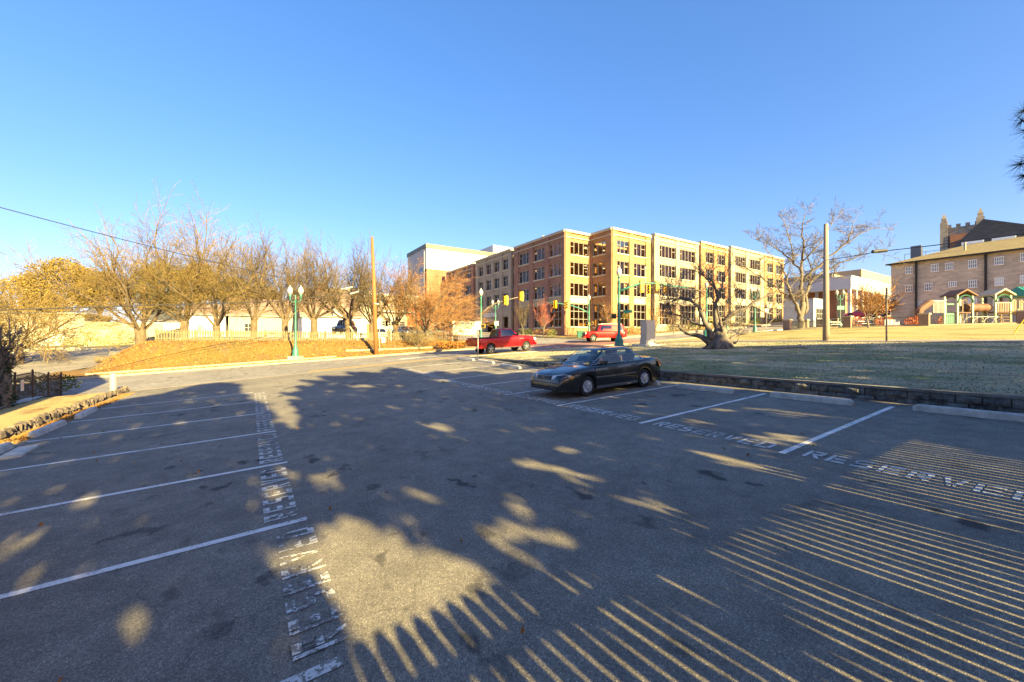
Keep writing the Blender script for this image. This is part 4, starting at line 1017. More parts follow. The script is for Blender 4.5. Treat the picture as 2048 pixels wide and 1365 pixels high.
prot=[baretree('street_tree','largest bare golden street tree, leftmost of the row behind the leafy bank',(*W(283,37.5),0),10.6,11,'bark','twig_gold',elmd,'bare trees along the picket fence',trunk=2.0,tr=.42,limbs=10,spread=(6,55)),
 baretree('street_tree','',(*W(366,38),0),10.6,23,'bark','twig_gold',elmd,'bare trees along the picket fence',trunk=1.8,tr=.33,limbs=8,spread=(8,50)),
 baretree('street_tree','',(*W(507,39),0),9.0,31,'bark','twig_tan',elm,'bare trees along the picket fence',trunk=2.2,tr=.3,limbs=8,spread=(8,42)),
 baretree('street_tree','',(*W(698,42.5),0),8.9,47,'bark','twig_tan',dict(elm,kids=[7,6,5]),'bare trees along the picket fence',trunk=2.3,tr=.36,limbs=9,spread=(10,60))]
def ground_it(o,dz=-.05):
    o.location.z=G(min(o.location.x,110),o.location.y)+dz
prot[1]['label']='tall bare street tree, second from left, standing in front of the grey panel fence'
prot[2]['label']='bare street tree standing just left of the green twin globe street lamp, one tree away'
prot[3]['label']='wide vase shaped bare tree left of the brown wooden utility pole'
for o in prot: ground_it(o)
for (i,px,t,rz,sc,lab) in [(1,433,38,2.1,(.88,.88,.84),'third bare street tree from the left, with a pale thick forked trunk'),
    (2,570,39.6,1.3,(.9,.9,.93),'bare street tree rising directly left of the green twin globe street lamp'),
    (3,628,41,2.6,(.85,.85,1.02),'bare street tree with ivy rings on its trunk right of the green street lamp'),
    (2,744,43.5,4.0,(.9,.9,.9),'bare street tree half hidden behind the brown wooden utility pole'),
    (3,792,44,1.0,(.75,.75,.80),'slim bare tree in front of the white shop block, right of the wooden pole')]:
    o=dup(prot[i],rz=rz,label=lab,scale=sc); o.location=(*W(px,t),0); ground_it(o)
t_=baretree('street_tree','orange twigged dense small tree at the corner left of the parking garage',(*W(853,43),0),7.6,71,'bark_light','twig_rust',dict(elmd,kids=[11,9,6],wander=.16,angle=(25,75),up=.02,bud=.5,budsize=.12,rmin=.009,wind=(.05,-.03,0)),None,trunk=1.3,tr=.26,limbs=10,spread=(18,66)); ground_it(t_)
t_['group']='bare trees along the picket fence'
# branches sweeping in from the left edge
t_=baretree('street_tree','bare golden tree with sweeping low branches cut by the left edge of the photo',(*W(38,34),0),8.4,77,'bark','twig_gold',dict(elmd,kids=[10,9,6],up=-.02,wander=.14,bud=.5),None,trunk=1.5,tr=.25,limbs=9,spread=(25,75)); ground_it(t_); t_['group']='bare trees along the picket fence'
# large bare tree on the right
big=dict(wander=.2,up=.05,tipup=.05,rmin=.012,kids=[7,6,6],first=.3,angle=(22,60),ratio=.52,rratio=.45,l0=.85,r0=.40,bud=.12,budsize=.14)
# BIG
# pruned stump tree on the lawn, its main limbs shaped after the real one (local x runs to the right in view)
root=thing('pruned_tree','old dark crape myrtle with heavily pruned crooked limbs on the shaded lawn','tree',(24.4,13.9,G(24.4,13.9)),-YAW)
rnd=random.Random(9); tk=MB(); tw=MB()
K=24.9/805
def P2(px,py,dy=0): return ((px-1441)*K,dy,(697-py)*K)
tk.tube([P2(1441,702),P2(1441,690),P2(1442,676),P2(1444,662),P2(1446,655)],[.72,.56,.5,.42,.3],14)
for s_ in range(9):
    a=2*PI*s_/9; tk.tube([(math.cos(a)*.25,math.sin(a)*.25,1.0),(math.cos(a)*.5,math.sin(a)*.42,.3),(math.cos(a)*.9,math.sin(a)*.7,-.1)],[.12,.17,.12],6)
LB=[([(1425,688,0),(1405,673,.1),(1385,668,.2),(1372,661,.3),(1362,650,.2)],[.3,.2,.15,.13,.1]),
 ([(1395,670,.1),(1380,667,0),(1372,664,-.1)],[.12,.1,.09]),
 ([(1430,680,0),(1416,660,-.3),(1405,645,-.4),(1400,625,-.3),(1395,615,-.4),(1380,606,-.5),(1362,597,-.3),(1345,598,0),(1326,599,.2)],[.28,.24,.2,.19,.14,.11,.09,.06,.03]),
 ([(1400,620,-.3),(1385,600,.2),(1368,596,.4),(1345,606,.6),(1352,622,.7),(1370,640,.6)],[.12,.1,.08,.07,.06,.04]),
 ([(1395,615,-.4),(1370,612,-.8),(1345,610,-1),(1316,605,-.8)],[.1,.07,.05,.03]),
 ([(1412,652,-.2),(1395,645,.5),(1375,630,.9),(1352,625,1.0),(1336,624,.9)],[.14,.1,.08,.06,.04]),
 ([(1442,665,0),(1438,650,.2),(1439,630,.3),(1438,605,.3),(1440,590,.2),(1430,570,0),(1420,560,-.2),(1405,551,-.3)],[.28,.24,.2,.14,.12,.09,.07,.04]),
 ([(1440,592,.2),(1449,580,.4),(1458,562,.6),(1464,548,.6)],[.09,.07,.05,.03]),
 ([(1432,575,0),(1421,556,.3),(1410,548,.2),(1400,553,.0)],[.08,.06,.05,.04]),
 ([(1448,660,0),(1450,645,-.2),(1456,632,-.3),(1472,621,-.5),(1490,612,-.7),(1510,600,-.8),(1530,592,-.9)],[.3,.24,.2,.15,.12,.08,.05]),
 ([(1490,612,-.7),(1510,618,-.5),(1528,626,-.3),(1548,628,0)],[.08,.07,.05,.03]),
 ([(1455,650,0),(1466,640,.3),(1480,624,.5),(1492,612,.6),(1500,600,.7)],[.12,.09,.07,.06,.03]),
 ([(1456,688,0),(1466,678,.1),(1480,670,.2),(1497,654,.3)],[.24,.17,.13,.09]),
 ([(1474,674,.1),(1485,668,-.1),(1498,661,-.2)],[.12,.1,.07]),
 ([(1463,687,-.3),(1468,685,-.4)],[.1,.07]),
 ([(1449,668,-.3),(1457,661,-.4)],[.08,.06]),
 ([(1440,665,-.3),(1436,652,-.5),(1434,640,-.5),(1430,622,-.5),(1422,600,-.4),(1412,585,-.3)],[.16,.13,.1,.07,.05,.03])]
tips=[]
for pts,rs in LB:
    p=[P2(*q) for q in pts]; 
    # crook the limb a little between the given points
    q=[p[0]]; r=[rs[0]]
    for i in range(1,len(p)):
        mid=Vector(p[i-1]).lerp(Vector(p[i]),.5)+Vector((rnd.gauss(0,.05),rnd.gauss(0,.05),rnd.gauss(0,.05))); q+=[tuple(mid),p[i]]; r+=[(rs[i-1]+rs[i])/2,rs[i]]
    r=[a*.75 for a in r]; tk.tube(q,r,7); tips+=list(zip(q[2:],r[2:]))
tc=dict(wander=.16,up=.10,tipup=.1,rmin=.007,kids=[4,3],first=.3,angle=(15,50),ratio=.5,rratio=.5,limblev=0)
for p,r in tips:
    if r<.15:
        for k in range(1 if r>.05 else 2):
            d=Vector((rnd.gauss(0,.6),rnd.gauss(0,.6),rnd.uniform(.2,1))).normalized(); grow(tw,tw,rnd,p,d,rnd.uniform(.6,1.5),.02,0,2,tc)
tk.build('trunk','bark_grey',root,smooth=True); tw.build('crown','twig_dark',root)
def shaped(name,label,px0,py0,t,LBs,bark,twig,cfg,seed,nt_=3,len_=(.6,1.5)):
    rnd=random.Random(seed); x,y=W(px0,t); z=G(min(x,110),y); root=thing(name,label,'tree',(x,y,z-.1),-YAW); k=t/805; base=zz(py0,t)
    f=lambda px,py,d=0:((px-px0)*k,d,(py0-py)*k); tk=MB(); tw=MB(); tips=[]
    for pts,rs in LBs:
        p=[f(*q) for q in pts]; q=[p[0]]; r=[rs[0]]
        for i in range(1,len(p)):
            mid=Vector(p[i-1]).lerp(Vector(p[i]),.5)+Vector((rnd.gauss(0,.12),rnd.gauss(0,.12),rnd.gauss(0,.12)))*min(1,rs[i]*8); q+=[tuple(mid),p[i]]; r+=[(rs[i-1]+rs[i])/2,rs[i]]
        r=[a*.72 for a in r]; tk.tube(q,r,7); tips+=list(zip(q[2:],r[2:]))
    for p,r in tips:
        if r<.16:
            for _ in range(nt_):
                d=Vector((rnd.gauss(0,.7),rnd.gauss(0,.7),rnd.uniform(-.1,1))).normalized(); grow(tw,tw,rnd,p,d,rnd.uniform(*len_),max(.02,r*.4),0,2,cfg)
    tk.build('trunk',bark,root,smooth=True); tw.build('crown',twig,root); return root
bc=dict(wander=.2,up=.06,tipup=.08,rmin=.012,kids=[5,4],first=.25,angle=(20,60),ratio=.5,rratio=.5,limblev=0,bud=.12,budsize=.12)
BL=[([(1601,662),(1603,640),(1605,618,.1),(1607,600,.2)],[.75,.55,.48,.40]),
 ([(1603,632),(1590,606,-.3),(1580,592,-.5),(1570,575,-.8),(1562,552,-1.1),(1550,532,-1.3),(1531,516,-1.5),(1512,500,-1.8)],[.34,.26,.22,.2,.16,.12,.08,.05]),
 ([(1580,592,-.5),(1565,580,.4),(1548,560,1),(1534,545,1.4),(1520,535,1.8),(1500,520,2),(1488,512,2)],[.2,.15,.12,.1,.08,.05,.03]),
 ([(1607,600,.2),(1604,575,.3),(1606,545,.2),(1604,520,0),(1605,495,-.2),(1603,470,0),(1606,445,.1),(1611,428,.2)],[.38,.32,.27,.22,.17,.12,.08,.04]),
 ([(1606,545,.2),(1598,522,1),(1586,502,1.6),(1574,488,2),(1558,474,2.4),(1540,466,2.6),(1527,463,2.6)],[.2,.16,.13,.1,.08,.05,.03]),
 ([(1598,522,1),(1588,510,0),(1574,490,-.8),(1562,468,-1.2),(1552,448,-1.5),(1546,438,-1.6)],[.14,.11,.09,.07,.05,.03]),
 ([(1604,520,0),(1612,505,-1),(1622,490,-1.6),(1632,465,-2),(1642,445,-2.2)],[.15,.12,.09,.06,.03]),
 ([(1611,625,.2),(1619,598,.5),(1625,575,.8),(1631,555,1),(1637,535,1.2),(1634,512,1.5),(1628,492,1.8)],[.30,.24,.2,.16,.12,.09,.05]),
 ([(1631,555,1),(1650,540,.5),(1668,530,0),(1685,520,-.5),(1700,514,-.9),(1722,507,-1.2),(1745,505,-1.5)],[.17,.14,.12,.1,.07,.05,.03]),
 ([(1608,560,.2),(1620,538,-.6),(1636,520,-1.2),(1652,505,-1.8),(1668,490,-2.2),(1685,475,-2.5),(1706,464,-2.8),(1732,468,-3)],[.22,.19,.16,.13,.1,.08,.06,.03]),
 ([(1668,490,-2.2),(1676,470,-2),(1682,452,-1.8),(1690,442,-1.8)],[.1,.07,.05,.03]),
 ([(1668,530,0),(1680,540,.8),(1690,545,1.2)],[.1,.06,.03]),
 ([(1625,575,.8),(1640,560,1.6),(1655,545,2.2),(1660,530,2.6)],[.14,.1,.07,.04]),
 ([(1590,606,-.3),(1580,600,-1.2),(1575,602,-1.4)],[.14,.12,.1])]
shaped('bare_tree','tall spreading leafless tree behind the playground fence left of the grey pole',1603,657,52,BL,'bark_light','twig_dark',bc,5,2,(.7,2.0))
# fallen branch on the lawn
x,y=23.2,10.6
m=MB(); z=G(x,y)
bl=[(0,0,.03),(.5,.05,.12),(1.2,.1,.16),(1.9,.0,.2),(2.5,-.2,.06),(2.7,-.4,.02)]
m.tube(bl,[.02,.03,.045,.04,.03,.012],6); m.tube([(1.9,0,.2),(2.2,.3,.35),(2.1,.7,.25)],[.03,.02,.01],5); m.tube([(.5,.05,.12),(.2,.5,.25),(-.2,.8,.1)],[.02,.015,.01],5)
fb_=m.build('fallen_branch','bark_grey'); fb_.location=(x,y,z); fb_.rotation_euler=(0,0,-YAW+.1); tag(fb_,'long dark fallen branch lying on the lawn right of the pruned tree','branch')
# saplings beside the garage
sap=dict(wander=.08,up=.16,tipup=.16,rmin=.010,kids=[6,5],first=.15,angle=(18,45),ratio=.5,rratio=.5,limblev=1,l0=.75,bud=.6,budsize=.09)
def sapling(px,t,H,seed,tw,lab,cfg=sap,**k):
    x,y=W(px,t); o=baretree('young_tree',lab,(x,y,0),H,seed,'bark_light',tw,cfg,'young trees planted beside the garage',trunk=H*.28,tr=.07,limbs=7,spread=(5,32),maxlev=2,**k); ground_it(o); return o
sapling(1046,58,4.2,1,'twig_tan','small pale bare sapling in front of the shaded garage side')
sapling(1086,56,4.8,2,'twig_red','small reddish bare sapling left of the sunlit garage corner')
sapling(1218,52.5,4.8,3,'twig_rust','narrow copper sapling behind the red sport utility')
sapling(1311,55,4.0,4,'twig_rust','small copper sapling by the garage, behind the metal cabinet')
sapling(1347,58,3.4,5,'twig_rust','little copper sapling at the tan garage block seen through the pruned tree')
x,y=W(1737,39.5); o=baretree('young_tree','small forked bare tree with orange twigs in front of the playground railing',(x,y,0),4.3,8,'bark_light','twig_rust',dict(sap,kids=[7,6,3],bud=.9,budsize=.1),None,trunk=1.0,tr=.08,limbs=6,spread=(10,45),maxlev=3); ground_it(o)
# ---------------------------------------------------------------- leafy crowns
def crown(m,rnd,lobes,n,size,shell=.55):
    tot=sum(r[0]*r[1]*r[2] for _,r in lobes)
    for c,r in lobes:
        k=int(n*r[0]*r[1]*r[2]/tot)
        for _ in range(k):
            d=Vector((rnd.gauss(0,1),rnd.gauss(0,1),rnd.gauss(0,1))).normalized(); q=shell+(1-shell)*rnd.random()**.6
            q*=1+.13*math.sin(d.x*7+c[0])*math.sin(d.y*6+c[1])*math.sin(d.z*8)
            m.leaf((c[0]+d.x*r[0]*q,c[1]+d.y*r[1]*q,c[2]+d.z*r[2]*q),size*rnd.uniform(.6,1.3),rnd)
def leafy(name,label,cat,loc,rx,rz_,zc,n,size,mat,seed,group=None,trunk=True,lob=9,ry=None):
    rnd=random.Random(seed); ry=ry or rx; root=thing(name,label,cat,loc,rnd.random()*.5,group); m=MB()
    lobes=[((0,0,zc),(rx*.72,ry*.72,rz_*.72))]
    for k in range(lob):
        a=rnd.random()*6.28; e=rnd.uniform(-.7,1.1); lobes.append(((math.cos(a)*rx*.55*math.cos(e),math.sin(a)*ry*.55*math.cos(e),zc+rz_*.6*math.sin(e)),(rx*rnd.uniform(.3,.48),ry*rnd.uniform(.3,.48),rz_*rnd.uniform(.25,.42))))
    crown(m,rnd,lobes,n,size); m.build('crown',mat,root)
    if trunk:
        t=MB(); t.tube([(0,0,-.3),(.1,0,zc*.5),(0,.1,zc)],[.3,.22,.1],7)
        for k in range(6):
            a=k*1.05; t.tube([(0,0,zc*.5),(math.cos(a)*rx*.4,math.sin(a)*ry*.4,zc+rz_*.1)],[.12,.04],5)
        t.build('trunk','bark',root)
    return root
for px,t,rx,rz_,zc,n,mat,lab in [(120,66,6.2,6.0,9.0,6000,'leaf_olive','golden olive leafed tree behind the cream corner house'),
   (40,70,5.5,5.0,8.2,4500,'leaf_olive','low golden green tree at the left edge behind the corner house'),
   (200,72,5.0,5.2,9.0,4500,'leaf_olive','olive evergreen behind the largest bare street tree'),
   (330,70,5.2,5.6,8.8,5000,'leaf_green','dark green evergreen between the two leftmost bare trees'),
   (395,66,3.6,4.2,8.6,3600,'leaf_olive','olive green evergreen behind the third bare street tree'),
   (470,74,4.0,3.2,8.0,3000,'leaf_green','small dark evergreen showing above the white garage roof'),
   (516,76,4.4,3.0,7.4,2800,'leaf_olive','low olive tree behind the workshop roof')]:
    x,y=W(px,t); leafy('evergreen_tree',lab,'tree',(x,y,G(x,y)),rx,rz_,zc,int(n*2.3),.27,mat,int(px),'evergreens behind the low buildings')
x,y=W(1752,62); leafy('maple_tree','bright orange leafed tree between the colonnade building and the stone hall','tree',(x,y,G(x,y)),2.9,2.1,3.4,2600,.22,'leaf_orange',3)
x,y=W(1238+2,62)
# hedges and shrubs
def shrub(px,t,w_,h,lab,mat='leaf_hedge',n=420,seed=0,grp='clipped shrubs along the garage',base=None,name='shrub',size=.13,d=None):
    x,y=W(px,t) if base is None else base; rnd=random.Random(seed+int(px)); m=MB()
    crown(m,rnd,[((0,0,h*.5),(w_/2,(d or w_)/2,h*.5)),((w_*.15,0,h*.6),(w_*.3,(d or w_)*.3,h*.42)),((-w_*.2,0,h*.45),(w_*.3,(d or w_)*.35,h*.42))],n,size,.7)
    m.mi=0; o=m.build(name,mat); o.location=(x,y,G(min(x,110),y)+.1); o.rotation_euler=(0,0,0); tag(o,lab,'shrub',grp); return o
for i,(X,mt) in enumerate([(44.2,'leaf_hedge'),(45.9,'leaf_orange'),(47.4,'leaf_hedge'),(49.1,'leaf_hedge'),(54.2,'leaf_hedge'),(56.3,'leaf_olive'),(58.2,'leaf_olive'),(60.0,'leaf_hedge'),(62.0,'leaf_hedge'),(66.0,'leaf_hedge'),(68.2,'leaf_hedge'),(71.0,'leaf_olive'),(75.0,'leaf_hedge'),(77.6,'leaf_hedge'),(80.5,'leaf_hedge'),(83.5,'leaf_olive'),(88,'leaf_hedge'),(91,'leaf_hedge')]):
    o=shrub(i*13,0,1.5,1.25,'rounded clipped shrub in the sunny bed below the garage front',mt,260,i,base=(X,38.7))
for i,(px,t,mt,lab) in enumerate([(1044,59,'leaf_hedge','yellow green clipped shrub under the pale sapling'),(1058,58.3,'leaf_hedge','smaller green shrub right of the yellow green one'),(1074,57.2,'leaf_brown','brown shrub at the foot of the shaded garage wall'),(1095,56,'leaf_brown','wide brown hedge block left of the garage corner'),(1104,55.2,'leaf_hedge','end shrub just left of the sunlit garage corner')]):
    shrub(px,t,1.5,1.2,lab,mt,300,i,'shrubs on the shaded side of the garage')
def W3(px,t,dz=0): x,y=W(px,t); return (x,y)
shrub(52,50,3.8,1.9,'round green bush left of the white garage door','leaf_hedge',900,1,None)
shrub(150,51,2.9,2.2,'drooping green bush right of the white garage door','leaf_hedge',700,2,None)
shrub(205,53,9.0,1.3,'long clipped green hedge in front of the orange tan wall','leaf_hedge',1500,3,None,d=1.8)
shrub(243,52,3.2,2.2,'taller green bush at the right end of the clipped hedge','leaf_hedge',800,4,None)
shrub(795,52,3.0,1.6,'small green bush behind the fence right of the wooden pole','leaf_hedge',400,5,None)
shrub(84,18.6,2.6,.95,'dark clipped hedge behind the rusty iron fence','leaf_green',1400,6,None,d=1.2,size=.09)
for i,(px,t,lab) in enumerate([(1710,58,'red brown hedge in front of the columns'),(1770,57,'red brown hedge left of the playground slide'),(1830,56,'red leaved hedge behind the brown slide'),(1895,56,'red leaved hedge behind the green play panel'),(1960,55,'red leaved hedge below the play tunnel'),(2020,54,'red leaved hedge at the right end of the playground')]):
    shrub(px,t,5.6,1.5,lab,'leaf_red',700,i,'red hedge along the stone hall',size=.16,d=2)
for i,px in enumerate((860,930)):
    shrub(px,66,4.2,1.1,('low hedge across the side street behind the corner tree','low hedge across the side street behind the real estate board')[i],'leaf_hedge',300,i,'hedges on the side street')
# golden shrub twigs on the corner and one on the bank
bt=baretree('twiggy_shrub','tangled bare golden shrub on the bank right of the wooden pole',(*W(838,39.5),0),2.4,90,'bark_light','twig_gold',dict(elm,kids=[8,7,4],up=.0,wander=.2,l0=.8),None,trunk=.15,tr=.06,limbs=10,spread=(20,75),maxlev=2); ground_it(bt)
m=MB(); rnd=random.Random(4)
def hedge(px,t,L,wd,h,lab,mat,rz):
    x,y=W(px,t); m=MB(); 
    for i in range(2600):
        a,b_,c=rnd.uniform(-L/2,L/2),rnd.uniform(-wd/2,wd/2),h*rnd.random()**.5; m.leaf((a,b_,c),.12,rnd)
    o=m.build('grass_clump',mat); o.location=(x,y,G(x,y)); o.rotation_euler=(0,0,rz); tag(o,lab,'shrub'); return o
hedge(915,40.5,4.2,1.2,.75,'low golden ornamental hedge behind the pickup bed at the corner','leaf_orange',.0)
# ivy covered trunk at the left edge
x,y=W(8,13.8); root=thing('ivy_tree','dark ivy covered trunk with upright bare shoots at the left edge','tree',(x,y,G(x,y)))
tk=MB(); rnd=random.Random(6); tk.tube([(0,0,-.2),(.05,0,.7),(0,.05,1.5),(.05,0,1.9)],[.16,.14,.13,.08],8); tw=MB()
for k in range(16):
    d=Vector((rnd.gauss(0,.3),rnd.gauss(0,.3),1)).normalized(); grow(tw,tw,rnd,(rnd.gauss(0,.06),rnd.gauss(0,.06),rnd.uniform(.8,1.8)),d,rnd.uniform(.6,1.1),.03,0,2,dict(tc,kids=[5,4],bud=.7,budsize=.06))
iv=MB(); crown(iv,rnd,[((0,0,.75),(.22,.22,1.0)),((.05,0,1.6),(.2,.2,.5)),((-.1,.1,.2),(.4,.3,.4))],1700,.075,.6)
tk.build('trunk','bark_grey',root); tw.build('shoots','bark_grey',root); iv.build('ivy','needle',root)  # ivy takes the dark needle colour to look shaded
# pine reaching in at the upper right
px_,py_=14.2,-1.6; root=thing('pine_tree','dark long needled pine whose branch tips enter at the right edge','tree',(px_,py_,G(px_,py_)))
tk=MB(); nb=MB(); rnd=random.Random(12)
tk.tube([(0,0,-.2),(.05,0,4),(0,.1,9),(.1,0,13)],[.26,.2,.13,.05],9)
def tuft(p,d,L=.30,n=34):
    p=Vector(p); d=Vector(d).normalized()
    for k in range(n):
        v=(d*rnd.uniform(-.1,1)+Vector((rnd.gauss(0,.55),rnd.gauss(0,.55),rnd.gauss(0,.55)))).normalized(); e=p+v*L*rnd.uniform(.7,1.1)+Vector((0,0,-.04)); s=v.orthogonal().normalized()*.006
        nb.add([p-s,p+s,e],[(0,1,2)])
l0=Vector((math.cos(-YAW),math.sin(-YAW),0))
for h,az,L in [(6.35,None,1),(4.95,None,1)]+[(rnd.uniform(3.5,12.5),rnd.random()*6.28,0) for _ in range(46)]:
    if az is None:
        # tips seen in the photo: aimed at bearings just inside the right edge
        continue
    d=Vector((math.cos(az),math.sin(az),.05)); Lb=(2.9 if h<8 else 2.9-(h-8)*.4)*rnd.uniform(.7,1)
    tip=Vector((0,0,h))+d*Lb
    # keep these clear of the frame's right edge
    wx,wy=px_+tip.x,py_+tip.y; ll=.838*wx-.5455*wy; tt=.5455*wx+.838*wy
    if tt>0 and 1024+805*ll/tt<2085: continue
    pts=[Vector((0,0,h))+d*Lb*f+Vector((0,0,-.15*f*f)) for f in (0,.35,.7,1)]; tk.tube(pts,[.05,.035,.022,.012],5)
    for f in range(9):
        q=Vector((0,0,h))+d*Lb*(.25+.75*f/8)+Vector((rnd.gauss(0,.22),rnd.gauss(0,.22),rnd.gauss(0,.15))); tuft(q,d)
for (pxx,pyy,tl) in [(2034,222,1),(2030,242,0),(2042,262,1),(2036,350,0),(2028,328,1),(2044,318,1),(2046,366,0),(2060,235,1),(2058,340,1),(2056,280,0)]:
    t=7.4; wx,wy=W(pxx+14,t); wz=zz(pyy,t); rel=Vector((wx-px_,wy-py_,wz-G(px_,py_))); src=Vector((0,0,rel.z-.35)); d=(rel-src)
    tk.tube([src,src.lerp(rel,.5)+Vector((0,0,-.1)),rel],[.045,.025,.009],5); 
    dn=(Vector((*W(pxx-30,t),wz))-Vector((wx,wy,wz))).normalized()
    tuft(rel,dn,.26,46); tuft(src.lerp(rel,.9),dn,.22,30); tuft(src.lerp(rel,.8),dn,.22,24)
tk.build('trunk','bark',root); nb.build('needles','needle',root)
# ---------------------------------------------------------------- fences
def picket(name,label,x0,x1,yf,h,pitch,wd,mat,zoff=0,post=2.4,rails=(.25,.72),top='point',thick=.025,vary=.03,seed=1,cat='fence'):
    rnd=random.Random(seed); root=thing(name,label,cat,(x0,yf,G(x0,yf)))
    z0=G(x0,yf); m=MB(); x=x0
    while x<x1:
        z=G(x,yf)+zoff-z0; hh=h*(1+rnd.uniform(-vary,vary)); a=x-x0+rnd.uniform(-.01,.01); w2=wd/2; tl=rnd.gauss(0,.012)
        y0=0
        if top=='point': poly=[(a-w2,z),(a+w2,z),(a+w2+tl,z+hh-.08),(a+tl,z+hh),(a-w2+tl,z+hh-.08)]
        elif top=='ear': poly=[(a-w2,z),(a+w2,z),(a+w2,z+hh-.04),(a+w2-.03,z+hh),(a-w2+.03,z+hh),(a-w2,z+hh-.04)]
        else: poly=[(a-w2,z),(a+w2,z),(a+w2,z+hh),(a-w2,z+hh)]
        m.prism_y(poly,y0,y0+thick); x+=pitch
    m.build('pickets',mat,root)
    for r in rails:
        m=MB(); n=max(1,int((x1-x0)/2))
        for i in range(n):
            a,b_=x0+(x1-x0)*i/n,x0+(x1-x0)*(i+1)/n; m.bar((a-x0,thick+.03,G(a,yf)-z0+h*r),(b_-x0,thick+.03,G(b_,yf)-z0+h*r),.05,.09)
        m.build('rail',mat,root)
    x=x0
    while x<=x1:
        z=G(x,yf)-z0; m=MB(); m.box(x-x0-.055,x-x0+.055,thick+.061,thick+.171,z-.3,z+h*1.02); m.build('post',mat,root); x+=post
    return root
picket('picket_fence','weathered pointed picket fence along the top of the leaf covered bank',-6.1,19.5,41.0,.95,.17,.10,'picket_wood')
x,y=W(288,46); r_=picket('panel_fence','weathered dark grey close boarded fence left of the white garage',x,x+3.2,y,1.35,.11,.108,'grey_wood',.0,seed=3,vary=.06,top='flat')
# ornamental iron fence at the left
def ironfence(root,p0,p1,h,pitch,mat,zf,spikes=True,posts=(0,.5,1),pw=.05,pr=.009,ph=None):
    p0=Vector((*p0,0)); p1=Vector((*p1,0)); L=(p1-p0).length; n=max(1,int(L/pitch)); z0=root.location.z
    m=MB()
    for i in range(n+1):
        q=p0.lerp(p1,i/n); z=zf(q.x,q.y)-z0; X,Y=q.x-root.location.x,q.y-root.location.y
        m.tube([(X,Y,z+.08),(X,Y,z+h)],pr,4)
        if spikes: m.tube([(X,Y,z+h),(X,Y,z+h+.06)],[pr*2.2,.002],4)
    m.build('bars',mat,root)
    for f in (.12,.86):
        a=(p0.x-root.location.x,p0.y-root.location.y,zf(p0.x,p0.y)-z0+h*f); b_=(p1.x-root.location.x,p1.y-root.location.y,zf(p1.x,p1.y)-z0+h*f)
        m=MB(); m.bar(a,b_,.025,.03); m.build('rail',mat,root)
    for f in posts:
        q=p0.lerp(p1,f); z=zf(q.x,q.y)-z0; X,Y=q.x-root.location.x,q.y-root.location.y; m=MB(); m.box(X-pw/2,X+pw/2,Y-pw/2,Y+pw/2,z-.1,z+(ph or h)+.1)
        m.add([(X-pw/2-.01,Y-pw/2-.01,z+(ph or h)+.1),(X+pw/2+.01,Y-pw/2-.01,z+(ph or h)+.1),(X+pw/2+.01,Y+pw/2+.01,z+(ph or h)+.1),(X-pw/2-.01,Y+pw/2+.01,z+(ph or h)+.1),(X,Y,z+(ph or h)+.17)],[(0,1,4),(1,2,4),(2,3,4),(3,0,4)])
        m.build('post',mat,root)
fx,fy=W(122,18.8)
root=thing('iron_fence','rusty brown iron fence with spiked bars along the path at far left','fence',(-7.4,20,G(-7.4,20)))
A=W(-40,12.6); B_=W(30,14.6); C_=W(65,16.2); D_=W(97,17.4); E_=W(122,18.8)
for a,b_ in ((A,B_),(B_,C_),(C_,D_),(D_,E_)): ironfence(root,a,b_,1.0,.115,'rust_iron',G,posts=(0,))
ironfence(root,D_,E_,.98,3,'rust_iron',G,posts=(1,))
q=Vector((*B_,0)).lerp(Vector((*C_,0)),.28); dirv=(Vector((*C_,0))-Vector((*B_,0))).normalized(); an=math.atan2(dirv.y,dirv.x)
sg=thing('fence_notice','small white notice with red lettering fixed to the rusty iron fence','sign',(q.x+.03,q.y-.02,G(q.x,q.y)+.62),an)
m=MB(); m.box(-.17,.17,-.03,-.02,-.2,.2); m.build('board','sign_white',sg)
m=MB()
for k,w_ in enumerate((.24,.28,.2,.26,.22,.27)): m.box(-w_/2,w_/2,-.034,-.031,.14-k*.055-.014,.14-k*.055+.006)
m.build('print','ink_red',sg)
# playground railing with brick pillars
pil=[(1574+1,46),(1695.5,42.7),(1849,38.6),(2046,35.8)]; bk_=[(1610,52),(1642,55),(1671,57),(1702,60)]
PF=thing('playground_fence','black iron railing between the brick pillars round the playground','fence',(*W(1700,42),G(*W(1700,42))))
pp=[W(*p) for p in pil]; bb=[W(*p) for p in bk_]
for a,b_ in zip(pp,pp[1:]): ironfence(PF,a,b_,1.0,.14,'black_iron',lambda x,y:G(x,y)+.05,False,(.5,),pw=.07,pr=.012)
for a,b_ in zip([pp[0]]+bb,bb): ironfence(PF,a,b_,1.0,.2,'black_iron',lambda x,y:G(x,y)+.05,False,(),pr=.014)
labs=['brick gate pillar at the left corner of the playground railing','brick pillar of the railing right of the grey utility pole','brick pillar of the railing below the brown slide','brick pillar of the railing cut by the right edge']
labb=['first brick pillar behind the left corner pillar','second rear brick pillar, between bare tree and grey pole','rear brick pillar beside the double globe lamp','rearmost brick pillar behind the small forked tree']
for (p,l) in list(zip(pp,labs))+list(zip(bb,labb)):
    t=thing('brick_pillar',l,'pillar',(*p,G(*p)),0,'brick pillars of the playground railing'); m=MB(); m.box(-.34,.34,-.34,.34,-.3,1.12); m.build('shaft','pillar_brick',t); m=MB(); m.box(-.4,.4,-.4,.4,1.12,1.24); m.build('cap','cast_concrete',t)
ribbon('playground_kerb',[pp[0],pp[1]],.3,.16,'kerb'); ribbon('playground_kerb',[pp[1],pp[2],pp[3]],.3,.16,'kerb')
